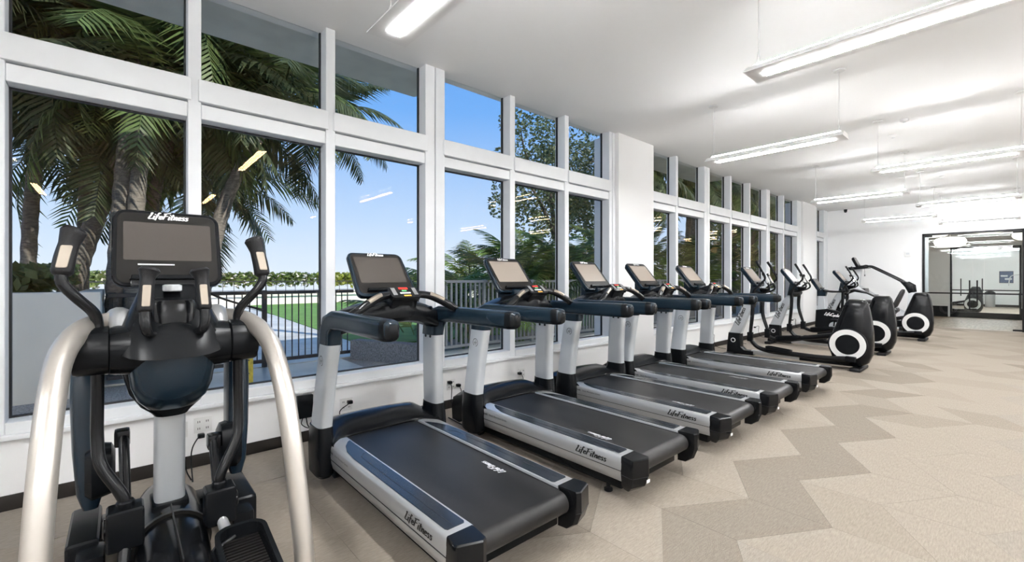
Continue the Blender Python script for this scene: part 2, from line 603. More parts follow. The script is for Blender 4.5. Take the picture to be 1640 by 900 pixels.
# windows: deep white aluminium frames, a tall lower light and a clerestory light in every bay
GX = -0.150
ZS, ZL, ZT0, ZT1 = 0.545, 2.69, 2.815, 2.985
def window(nm, label, mull, ya, yb):
    w = bpy.data.objects.new(nm, None); COL.objects.link(w); w.location = (0, (ya + yb) / 2, 0.47)
    structure(w, label)
    global OFF
    OFF = Vector(w.location)
    edges = [ya] + [e for m in mull for e in m] + [yb]
    for a, b in mull:
        parts = [(a, b)] if b - a < 0.15 else [(a, (a + b) / 2 - .006), ((a + b) / 2 + .006, b)]
        for p0, p1 in parts:
            bm = NB(); box(bm, GX - .04, 0.0, p0, p1, 0.47, ZC, .004, 1)
            finish('mullion', bm, 'frame_white', w)
        if len(parts) == 2:
            bm = NB(); box(bm, GX - .04, -0.03, parts[0][1], parts[1][0], 0.47, ZC)
            finish('mullion_joint', bm, 'gasket', w, smooth=0)
    for i in range(0, len(edges), 2):
        a, b = edges[i], edges[i + 1]
        if b - a < 0.05:
            continue
        bm = NB(); box(bm, GX - .05, 0.022, a - .02, b + .02, ZT0, ZT1, .004, 1)
        finish('transom', bm, 'frame_white', w)
        bm = NB(); box(bm, GX - .04, -0.012, a, b, ZL, ZT0 - .012, .004, 1)
        finish('header', bm, 'frame_white', w)
        bm = NB(); box(bm, GX - .04, 0.006, a, b, 0.47, ZS, .004, 1)
        finish('sill_rail', bm, 'frame_white', w)
        for z0, z1 in ((ZS, ZL), (ZT1, ZC)):
            bm = NB(); box(bm, GX - .004, GX + .004, a, b, z0, z1)
            p = finish('pane', bm, 'window_glass', w, smooth=0)
            bm = NB(); t = .012
            box(bm, GX - .014, GX + .014, a, a + t, z0, z1); box(bm, GX - .014, GX + .014, b - t, b, z0, z1)
            box(bm, GX - .014, GX + .014, a + t, b - t, z0, z0 + t)
            if z1 < 3:
                box(bm, GX - .014, GX + .014, a + t, b - t, z1 - t, z1)
            finish('gasket', bm, 'gasket', p, smooth=0)
    OFF = Vector((0, 0, 0))
window('window_1', 'near run of tall windows with white frames, beside the first treadmills',
       [(-3.72, -3.63), (-2.70, -2.61), (-1.66, -1.575), (-.625, -.535), (.39, .475), (1.415, 1.50), (2.455, 2.70), (3.665, 3.75), (4.695, 4.78), (5.735, 5.895)], Y0, 5.895)
window('window_2', 'run of tall windows between the two white piers',
       [(6.93, 7.0), (7.815, 7.90), (8.98, 9.23), (10.245, 10.33), (11.335, 11.42), (12.48, 12.72), (13.745, 13.83), (14.95, 15.30)], 6.93, 15.30)
window('window_3', 'last narrow window beside the far wall', [(16.60, 16.95), (17.75, 18.25)], 16.60, Y1)

# ------------------------------------------------------------------ glass doors, lobby and the room beyond
def empty_structure(nm, label, loc):
    w = bpy.data.objects.new(nm, None); COL.objects.link(w); w.location = loc
    return structure(w, label)
def glass_doors(nm, label, x0, x1, z1, y, split, bar_z, handles):
    global OFF
    d = empty_structure(nm, label, ((x0 + x1) / 2, y, 0)); OFF = Vector(d.location)
    bm = NB()
    box(bm, x0, x0 + .05, y - .06, y + .10, 0, z1); box(bm, x1 - .05, x1, y - .06, y + .10, 0, z1); box(bm, x0, x1, y - .06, y + .10, z1 - .05, z1)
    finish('door_frame', bm, 'black_metal', d, smooth=0)
    for a, b in ((x0 + .05, split - .004), (split + .004, x1 - .05)):
        bm = NB(); box(bm, a, b, y - .006, y + .006, .012, z1 - .055)
        p = finish('glass_leaf', bm, 'door_glass', d, smooth=0)
        bm = NB(); box(bm, a, b, y - .03, y - .012, bar_z - .02, bar_z + .02, .004)
        finish('push_bar', bm, 'black_metal', p)
        bm = NB()
        e = a if a < split - .2 and b < split else b - .17
        box(bm, e, e + .17, y - .02, y + .02, z1 - .105, z1 - .055); box(bm, e, e + .17, y - .02, y + .02, .008, .055)
        finish('patch_fitting', bm, 'black_metal', p, smooth=0)
    for hx, z0, zz in handles:
        bm = NB(); tube(bm, [(hx, y - .07, z0), (hx, y - .07, zz)], .016, 8)
        for zq in (z0 + .08, zz - .08):
            tube(bm, [(hx, y - .07, zq), (hx, y + .0, zq)], .01, 6)
        finish('pull_handle', bm, 'black_metal', d)
    OFF = Vector((0, 0, 0))
    return d
glass_doors('door_1', 'black framed glass double doors in the far wall', DX0, DX1, DZ, Y1 + .03, 3.46, 1.02, [(3.40, .55, 1.40), (3.55, .75, 1.40)])
# silver jamb glazing strip beside the left door post
bm = NB(); box(bm, DX0 + .055, DX0 + .13, Y1 + .06, Y1 + .12, 0, DZ - .06)
structure(finish('trim_3', bm, 'silver_light', smooth=0), 'silver jamb strip inside the glass doors')
YL = 23.6
bm = NB(); box(bm, 0.6, X1, Y1, YL + .1, -.25, -0.004)
structure(finish('floor_lobby', bm, 'wood_floor', smooth=0), 'wood look floor of the lobby behind the glass doors')
bm = NB(); box(bm, 0.6, X1, Y1 + .15, YL + .1, 3.25, 3.4)
structure(finish('ceiling_lobby', bm, 'ceiling_paint', smooth=0))
bm = NB(); box(bm, 0.5, 0.65, Y1 + .15, YL + .1, 0, 3.3); box(bm, X1 - .1, X1, Y1 + .15, YL + .1, 0, 3.3)
structure(finish('wall_lobby_sides', bm, 'wall_paint', smooth=0))
bm = NB(); box(bm, 0.6, X1, 20.2, 20.4, 2.98, 3.25)
structure(finish('trim_4', bm, 'black_metal', smooth=0), 'dark bulkhead across the lobby ceiling')
BX0, BX1, BZ = 2.66, 4.44, 2.62
bm = NB()
box(bm, 0.6, BX0, YL, YL + .12, 0, 3.3); box(bm, BX1, X1, YL, YL + .12, 0, 3.3); box(bm, BX0, BX1, YL, YL + .12, BZ, 3.3)
structure(finish('wall_lobby_back', bm, 'wall_paint', smooth=0))
bm = NB(); box(bm, 0.66, 2.60, YL - .02, YL, 0, .40); box(bm, BX1, X1 - .1, YL - .02, YL, 0, .40)
structure(finish('baseboard_lobby', bm, 'black_metal', smooth=0), 'tall black base along the lobby back wall')
bm = NB(); box(bm, BX0, BX1, YL - .02, YL + .10, 0, .20)
structure(finish('trim_5', bm, 'black_metal', smooth=0), 'black threshold under the inner glass doors')
glass_doors('door_2', 'inner glass doors at the back of the lobby', BX0, BX1, BZ, YL + .03, 3.55, 1.02, [(2.95, .8, 1.45), (3.5, .8, 1.45)])
YB = 33.5
bm = NB(); box(bm, 0.6, X1, YL + .1, YB + .15, -.25, -.002)
o = structure(finish('floor_studio', bm, 'carpet', smooth=0), 'beige floor of the studio beyond the lobby'); o.color = (.40, .35, .295, 1)
bm = NB(); box(bm, 0.6, X1, YL + .12, YB + .15, 3.3, 3.45)
structure(finish('ceiling_studio', bm, 'ceiling_paint', smooth=0))
bm = NB(); box(bm, 0.5, 0.65, YL + .1, YB, 0, 3.3); box(bm, X1 - .1, X1, YL + .1, YB, 0, 3.3); box(bm, .6, X1, YB, YB + .15, 0, 3.3)
structure(finish('wall_studio', bm, 'wall_paint', smooth=0))
bm = NB(); box(bm, .66, X1 - .11, YB - .015, YB, 0, .12)
structure(finish('baseboard_studio', bm, 'base_dark', smooth=0))

# lobby drum pendants
def drum(label, x, y, z, r, h):
    d = root('drum_pendant', label, 'pendant lamp', (x, y, z), 'drum pendants in the lobby')
    bm = NB(); lathe(bm, [(r * .45, -h / 2), (r * .72, -h * .44), (r * .90, -h * .28), (r * .98, -h * .1), (r, h * .05), (r * .97, h * .2), (r * .86, h * .38), (r * .6, h / 2)], (0, 0, 0), 'z', 28)
    finish('drum_shade', bm, 'drum_shade', d)
    bm = NB(); tube(bm, [(0, 0, h / 2), (0, 0, 3.25 - z)], .012, 6); lathe(bm, [(.06, 3.22 - z), (.06, 3.25 - z)], (0, 0, 0), 'z', 14)
    finish('stem', bm, 'white_plastic', d)
drum('white drum pendant lamp lower and deeper in the lobby', 2.78, 21.7, 2.72, .42, .34)
drum('white drum pendant lamp just behind the door head, at its hinge side', 2.52, 19.5, 2.92, .42, .30)
drum('white drum pendant lamp in the middle of the lobby', 3.75, 19.4, 2.94, .42, .26)
drum('white drum pendant lamp at the far side of the lobby', 4.62, 21.2, 2.80, .42, .30)

# ------------------------------------------------------------------ pendant strip lights
def strip_light(label, xa, y, group, z=3.0, L=1.50, ceil=ZC):
    d = root('strip_light', label, 'pendant light', (xa + L / 2, y, z), group)
    h = L / 2
    sec = [(-.135, .0), (.135, .0), (.135, .008), (.075, .055), (-.075, .055), (-.135, .008)]
    bm = NB(); prism(bm, sec, 'x', -h, h)
    finish('housing', bm, 'lamp_housing', d, smooth=0)
    bm = NB(); box(bm, -h + .10, h - .10, -.042, .042, -.004, .001, .001, 1)
    finish('diffuser', bm, 'lamp_down', d)
    bm = NB(); box(bm, -h + .05, h - .05, -.034, -.030, .055, .077); box(bm, -h + .05, h - .05, .030, .034, .055, .077)
    finish('uplight', bm, 'lamp_up', d, smooth=0)
    bm = NB(); box(bm, -h + .04, h - .04, -.030, .030, .054, .080); box(bm, -h + .04, h - .04, -.038, .038, .077, .082)
    finish('lens_cap', bm, 'lamp_housing', d, smooth=0)
    for s in (-1, 1):
        bm = NB()
        top = ceil - z
        tube(bm, [(s * (h - .06), 0, .20), (s * (h - .06), 0, top - .01)], .0045, 6)
        tube(bm, [(s * (h - .06), 0, .20), (s * (h - .06), -.055, .056)], .0035, 5)
        tube(bm, [(s * (h - .06), 0, .20), (s * (h - .06), .055, .056)], .0035, 5)
        finish('cord', bm, 'white_plastic', d)
        bm = NB(); lathe(bm, [(.055, top - .016), (.06, top - .008), (.06, top - .0005)], (s * (h - .06), 0, 0), 'z', 18)
        finish('ceiling_rose', bm, 'white_plastic', d)
    return d
G = 'pendant strip lights of the gym'
strip_light('strip light at the top edge of the picture above the first treadmill', 1.47, 1.30, G)
strip_light('strip light hanging over the fourth and fifth treadmills', 1.47, 5.95, G)
strip_light('strip light in front of the last window bays, over the ellipticals', 1.45, 10.72, G)
strip_light('strip light near the far wall, on the window side', 1.45, 15.35, G)
strip_light('largest strip light, cut off by the upper right corner of the picture', 2.83, 3.65, G)
strip_light('strip light over the aisle, second of the row away from the windows', 2.82, 8.31, G)
strip_light('strip light over the aisle, third of the row away from the windows', 2.82, 12.9, G)
strip_light('strip light over the aisle, right before the glass doors', 2.85, 17.1, G, z=2.965)
for lb, xa, y in (('strip light behind the viewer, on the window side', 1.47, -3.2), ('strip light behind the viewer, on the aisle side', 2.83, -1.05),
                  ('strip light of a third row, outside the picture near the viewer', 5.2, 1.3), ('strip light of a third row, outside the picture further on', 5.2, 6.0),
                  ('strip light of a third row, outside the picture far on', 5.2, 10.7), ('strip light of a third row, outside the picture behind the viewer', 5.2, -3.2),
                  ('added unseen strip light of a fourth row, near the viewer', 6.0, 3.65), ('added unseen strip light of a fourth row, behind the viewer', 6.0, -1.05), ('added unseen strip light of a fourth row, far on', 6.0, 8.31)):  # fourth row is added fill, to brighten the window wall and ceiling
    strip_light(lb, xa, y, G)
G2 = 'strip lights in the studio beyond the lobby'
for xa, y, lb in ((2.3, 26, 'nearest studio strip light, on the window side'), (2.3, 29, 'farther studio strip light, on the window side'), (3.9, 27.5, 'nearer studio strip light, on the door side'), (3.9, 30.5, 'farthest studio strip light, close to the back wall')):
    strip_light(lb, xa, y, G2, z=2.75, ceil=3.3)

# ================================================================== FITNESS MACHINES
def xf(bm, M):
    bmesh.ops.transform(bm, matrix=M, verts=bm.verts)
    return bm

def frame_m(o, ax, ay):
    ax, ay = Vector(ax).normalized(), Vector(ay).normalized()
    az = ax.cross(ay)
    return Matrix.Translation(Vector(o)) @ Matrix((ax, ay, az)).transposed().to_4x4()

def badge(parent, c, r, side):
    """Round maker's mark on a post: a ring with two slanted strokes."""
    bm = NB()
    n = 24
    M = frame_m(c, (-side, 0, 0) if side > 0 else (1, 0, 0), (0, 0, 1))
    for ra, rb in ((r, r * .86),):
        vo = [bm.verts.new((ra * math.cos(2 * PI * k / n), ra * math.sin(2 * PI * k / n), 0)) for k in range(n)]
        vi = [bm.verts.new((rb * math.cos(2 * PI * k / n), rb * math.sin(2 * PI * k / n), 0)) for k in range(n)]
        for k in range(n):
            bm.faces.new((vo[k], vo[(k + 1) % n], vi[(k + 1) % n], vi[k]))
    for s in ([(-.5, -.35), (.1, .55), (.22, .5), (-.38, -.4)], [(-.1, -.55), (.5, .3), (.6, .22), (.02, -.6)], [(-.45, .1), (.45, -.02), (.45, -.12), (-.45, 0)]):
        bm.faces.new([bm.verts.new((x * r, y * r, 0)) for x, y in s])
    return finish('badge', xf(bm, M), 'print_black', parent, smooth=0, recalc=False)

def console(parent, o, up, w, h, scr=(.78, .60, .12), scr_mat='screen', depth=.075, shell='blue_black', word=True, taper=.94, rad=.055, fs=.066):
    """Console panel; o is the middle of its lower edge, up the direction of its face upwards."""
    M = frame_m(o, (0, 1, 0), up)
    def outline(k, inset=0):
        a, b = w / 2 - inset, h - inset
        pts = rrect(-a, a, inset, b, max(rad - inset, .012), 5)
        return [(x * (1 - (1 - taper) * z / h), z) for x, z in pts]
    bm = NB()
    rings = []
    for zz, ins in ((-depth, .05), (-depth * .8, .018), (-depth * .4, .0), (-.006, .0), (0, .006)):
        rings.append([Vector((x, y, zz)) for x, y in outline(0, ins)])
    ring_faces(bm, rings)
    sh = finish('console', xf(bm, M), shell, parent)
    bm = NB(); prism(bm, outline(0, .02), 'z', -.001, .003, .0015, 1)
    bz = finish('bezel', xf(bm, M), 'bezel', sh)
    sw, shh, top = w * scr[0], h * scr[1], h * (1 - scr[2])
    bm = NB(); prism(bm, rrect(-sw / 2, sw / 2, top - shh, top, .008, 2), 'z', .001, .0045)
    finish('screen', xf(bm, M), scr_mat, sh, smooth=0)
    bm = NB(); lw = .35 * w
    prism(bm, [(-lw, .03), (lw, .03), (lw * .95, .055), (-lw * .95, .055)], 'z', .0, .03, .004, 1)
    finish('reading_ledge', xf(bm, M), 'black_plastic', sh)
    if word:
        bm = word_bm('LifeFitness', h * fs, (0, top + (h - top) * .52, .0045), (1, 0, 0), (0, 1, 0), width=.13, squeeze=1.15)
        finish('lettering', xf(bm, M), 'print_white', sh, smooth=0, recalc=False)
    return sh

# ------------------------------------------------------------------ treadmill
def make_treadmill():
    global OFF
    t = root('treadmill', 'x', 'treadmill', (1.6, 0, 0), 'treadmills in a row along the windows')
    OFF = Vector((1.6, 0, 0))
    bm = NB(); box(bm, .74, 2.46, -.35, .35, .055, .19, .01)
    finish('underframe', bm, 'black_plastic', t)
    for s in (-1, 1):
        bm = NB(); lathe(bm, [(.02, 0), (.03, .004), (.03, .018), (.014, .022), (.014, .075)], (2.34, s * .33, 0), 'z', 14)
        finish('foot', bm, 'dark_rubber', t)
        bm = NB(); lathe(bm, [(.045, -.022), (.055, -.016), (.055, .016), (.045, .022)], (.90, s * .33, .055), 'y', 18)
        finish('wheel', bm, 'dark_rubber', t)
    for s in (-1, 1):
        prof = [(.432, .292), (.424, .307), (.412, .3115), (.289, .3115), (.286, .306), (.286, .215), (.36, .205), (.385, .142), (.40, .136), (.417, .148), (.430, .19), (.436, .24)]
        bm = NB(); prism(bm, [(s * a, b) for a, b in prof], 'x', 1.0, 2.515)
        sr = finish('side_rail', bm, 'silver', t, smooth=50)
        bm = NB(); prism(bm, [(s * .4315, .217), (s * .4365, .217), (s * .4365, .2205), (s * .4315, .2205)], 'x', 1.0, 2.513)
        finish('groove', bm, 'gasket', sr, smooth=0)
        bm = NB()
        poly = [(1.08, .300), (2.46, .300), (2.475, .310), (2.475, .400), (2.462, .408), (1.42, .408), (1.28, .396), (1.17, .362), (1.10, .322)]
        prism(bm, [(x, s * y) for x, y in poly], 'z', .3105, .3150, .0015, 1)
        fr = finish('foot_rail', bm, 'rail_top', t)
        bm = NB(); tube(bm, [(1.36, s * .31, .3155), (1.42, s * .352, .3155), (1.52, s * .362, .3155), (2.46, s * .362, .3155)], .0014, 4, sub=4)
        finish('seam', bm, 'gasket', fr, smooth=0)
        # rear cap
        top = [(2.513, .292), (2.635, .304), (2.648, .330), (2.606, .440), (2.590, .444), (2.513, .433)]
        def lev(z, kx, ky):
            return [Vector((2.513 + (x - 2.513) * kx, s * (.29 + (y - .29) * ky), z)) for x, y in top]
        bm = NB(); ring_faces(bm, [lev(.095, .45, .80), lev(.13, .80, .95), lev(.20, 1.0, 1.02), lev(.285, 1.0, 1.0), lev(.306, .99, .99), lev(.3125, .95, .96)])
        rc = finish('rear_cap', bm, 'black_satin', t, smooth=30)
        bm = NB(); ring_faces(bm, [lev(.196, 1.004, 1.024), lev(.199, 1.004, 1.024)])
        finish('cap_seam', bm, 'gasket', rc, smooth=0)
    bm = word_bm('LifeFitness', .046, (2.27, -.4372, .262), (1, 0, 0), (0, 0, 1), width=.12, squeeze=1.38)
    finish('side_lettering', bm, 'print_black', t, smooth=0, recalc=False)
    bm = print_bm('FlexDeck', .026, (1.045, -.4373, .262), (1, 0, 0), (0, 0, 1), .0006)
    finish('side_print', bm, 'print_black', t, smooth=0, recalc=False)
    bm = print_bm('Shock Absorption System', .022, (1.17, -.4373, .262), (1, 0, 0), (0, 0, 1))
    finish('side_print', bm, 'bezel', t, smooth=0, recalc=False)
    bm = NB(); box(bm, 2.652, 2.654, -.36, -.325, .165, .185)
    finish('sticker', bm, 'print_white', t, smooth=0)
    # belt
    r = .058
    prof = [(.92, .296), (1.2, .296), (1.8, .296), (2.545, .296)] + [(2.545 + r * math.sin(math.radians(a)), .238 + r * math.cos(math.radians(a))) for a in range(15, 181, 15)] + [(1.8, .18), (.92, .18)]
    bm = NB(); prism(bm, prof, 'y', -.281, .281)
    finish('belt', bm, 'belt', t, smooth=40)
    bm = NB(); box(bm, .95, 2.53, -.2855, -.2815, .24, .300); box(bm, .95, 2.53, .2815, .2855, .24, .300)
    finish('belt_gap', bm, 'gasket', t, smooth=0)
    bm = word_bm('LifeFitness', .042, (2.06, .20, .2966), (-1, 0, 0), (0, -1, 0), width=.12, squeeze=1.2)
    finish('belt_lettering', bm, 'light_plastic', t, smooth=0, recalc=False)
    # motor hood: arched round the front of the belt
    bm = NB(); rings = []
    for i in range(25):
        v = -.425 + .85 * i / 24
        k = abs(v) / .425
        lx = .955 + .165 * max(0, (k - .30) / .70) ** 3.2
        edge = 1 - .35 * max(0, (k - .88) / .12)
        zr = (.385 + .02 * (1 - k * k)) * 1.0
        zt = .30 + (zr - .30) * edge
        rings.append([Vector(p) for p in ((.585, v, .10), (.575, v, .22), (.60, v, .31), (.66, v, zt - .02), (.74, v, zt), (.82 + .05 * k ** 3, v, zt - .004),
                                          (lx - .055, v, .345 - .01 * (1 - edge)), (lx - .012, v, .3185), (lx, v, .306), (lx - .01, v, .25), (.70, v, .09))])
    ring_faces(bm, rings)
    hood = finish('motor_hood', bm, 'black_satin', t, smooth=50)
    bm = NB(); box(bm, .60, .64, -.30, .30, .16, .23, .006)
    finish('vent_strip', bm, 'gasket', hood)
    for s in (-1, 1):
        # boot, post, handrail
        bm = NB()
        ring_faces(bm, [sq_ring((.965, s * .455, z), (1, 0, 0), (0, 1, 0), a, b, 20, 3.2) for z, a, b in ((.085, .10, .045), (.11, .125, .062), (.25, .132, .066), (.36, .122, .062), (.43, .113, .060))])
        finish('post_boot', bm, 'black_plastic', t)
        bm = NB(); rings = []
        for i in range(9):
            k = i / 8
            z = .40 + .63 * k
            cx = .965 + .06 * k ** 1.4
            rings.append(sq_ring((cx, s * (.455 - .045 * k), z), (1, 0, 0), (0, 1, 0), .104 - .004 * math.sin(PI * k), .052, 24, 3.6))
        ring_faces(bm, rings)
        po = finish('post', bm, 'silver_light', t, smooth=40)
        b = badge(po, (1.02, s * (.455 - .045 * .76 + .0535), .884), .036, s)
        bm = NB()
        for dx in (-.035, .035):
            lathe(bm, [(.012, -.002), (.012, .003), (.006, .004)], (1.03 + dx, s * (.412 - .053), .985), 'y', 10)
        finish('bolt', bm, 'black_metal', po)
        path = [((1.018, s * .412, .995), (1, 0, 0), (0, s, 0), .108, .056), ((1.030, s * .412, 1.06), (.98, 0, -.17), (0, s, 0), .108, .058),
                ((1.065, s * .414, 1.125), (.72, 0, -.70), (0, s, 0), .098, .058), ((1.15, s * .418, 1.168), (.20, 0, -.98), (0, s, 0), .066, .055),
                ((1.30, s * .424, 1.172), (0, 0, -1), (0, s, 0), .060, .053), ((1.65, s * .432, 1.172), (0, 0, -1), (0, s, 0), .061, .052),
                ((1.95, s * .438, 1.172), (0, 0, -1), (0, s, 0), .060, .050), ((2.005, s * .439, 1.178), (0, 0, -1), (0, s, 0), .050, .043), ((2.022, s * .439, 1.182), (0, 0, -1), (0, s, 0), .034, .028)]
        bm = NB(); ring_faces(bm, [sq_ring(c, ax, ay, a, b, 20, 3.4) for c, ax, ay, a, b in path])
        hr = finish('handrail', bm, 'blue_black', t, smooth=45)
        bm = NB(); ring_faces(bm, [sq_ring((x, s * .4385, 1.172), (0, 0, -1), (0, s, 0), a, b, 20, 3.4) for x, a, b in ((1.945, .0612, .0512), (1.99, .058, .048), (2.015, .046, .038), (2.026, .030, .024))])
        finish('end_cap', bm, 'black_plastic', hr)
        # heart-rate arm
        pth = [(1.295, s * .09, 1.338), (1.33, s * .19, 1.325), (1.36, s * .29, 1.280), (1.375, s * .36, 1.238), (1.37, s * .405, 1.212)]
        bm = NB(); tube(bm, pth, [.026, .027, .029, .031, .028], 12, sub=5)
        ga = finish('grip_arm', bm, 'black_satin', t)
        sp = spline(pth, 5)
        bm = NB(); tube(bm, [tuple(Vector(q) + Vector((.012, 0, .012))) for q in sp[5:11]], .0185, 10)
        finish('pulse_sensor', bm, 'sensor_metal', ga)
        bm = NB(); lathe(bm, [(.03, 0), (.05, .01), (.056, .05), (.05, .052), (.044, .014), (.0, .012)], (1.17, s * .25, 1.185), 'z', 18)
        finish('cup_holder', bm, 'black_satin', t)
    bm = NB(); rings = []
    for i in range(17):
        v = -.405 + .81 * i / 16
        k = abs(v) / .405
        rings.append(sq_ring((1.045 + .09 * (1 - k), v, 1.215 - .095 * k ** 2), (1, 0, 0), (0, 0, 1), .10 + .09 * (1 - k ** 2), .085 - .008 * k ** 2, 18, 3))
    ring_faces(bm, rings)
    finish('crossbar', bm, 'black_plastic', t)
    bm = NB(); prism(bm, [(.86, 1.15), (1.13, 1.15), (1.10, 1.34), (.93, 1.42), (.86, 1.40)], 'y', -.085, .085, .012)
    finish('console_neck', bm, 'blue_black', t)
    bm = NB(); prism(bm, [(1.10, 1.22), (1.30, 1.24), (1.345, 1.32), (1.27, 1.365), (1.10, 1.30)], 'y', -.10, .10, .012)
    finish('pod_mount', bm, 'black_satin', t)
    M = frame_m((1.315, 0, 1.348), (0, 1, 0), (-.78, 0, .62))
    bm = NB(); prism(bm, rrect(-.115, .115, -.055, .06, .025, 4), 'z', -.03, .008, .006)
    pod = finish('control_pod', xf(bm, M), 'black_satin', t)
    for nm, m, (a, b, c, d) in (('stop_key', 'led_red', (-.035, .035, .028, .048)), ('go_key', 'led_green', (-.018, .018, .008, .02)), ('warning_tag', 'led_amber', (-.02, .035, -.046, -.032)),
                                ('key', 'key_grey', (-.095, -.065, -.03, .045)), ('key', 'key_grey', (.065, .095, -.03, .045)), ('key', 'light_plastic', (-.04, .04, -.018, -.004))):
        bm = NB(); box(bm, a, b, c, d, .0075, .0105)
        finish(nm, xf(bm, M), m, pod, smooth=0)
    console(t, (1.085, 0, 1.325), (-.639, 0, .769), .475, .425, scr_mat='screen')
    OFF = Vector((0, 0, 0))
    return t

TM = [(1.51, 'nearest treadmill, beside the silver armed cross trainer', 'screen'), (2.83, 'second treadmill from the cross trainer', 'screen_reflect'), (4.086, 'third and middle treadmill of the five', 'screen_reflect'),
      (5.187, 'fourth treadmill, second from the ellipticals', 'screen_reflect'), (6.515, 'fifth and farthest treadmill, next to the first elliptical', 'screen_reflect')]
tm0 = make_treadmill()
for i, (y, lb, scr) in enumerate(TM):
    t = tm0 if i == 0 else copy_tree(tm0)
    t.location.y = y
    t['label'] = lb
    if i in (1, 2):
        for c in t.children:
            if c.name.startswith('belt_lettering'):
                c.location.y = -.40
                c.location.x = .10
    if scr != 'screen':
        for c in t.children:
            if c.name.startswith('console') and c.children:
                for g in c.children:
                    if g.name.startswith('screen'):
                        g.data = g.data.copy() if i == 1 else reflect_screen
                        if i == 1:
                            reflect_screen = g.data
                            reflect_screen.materials[0] = MAT[scr]

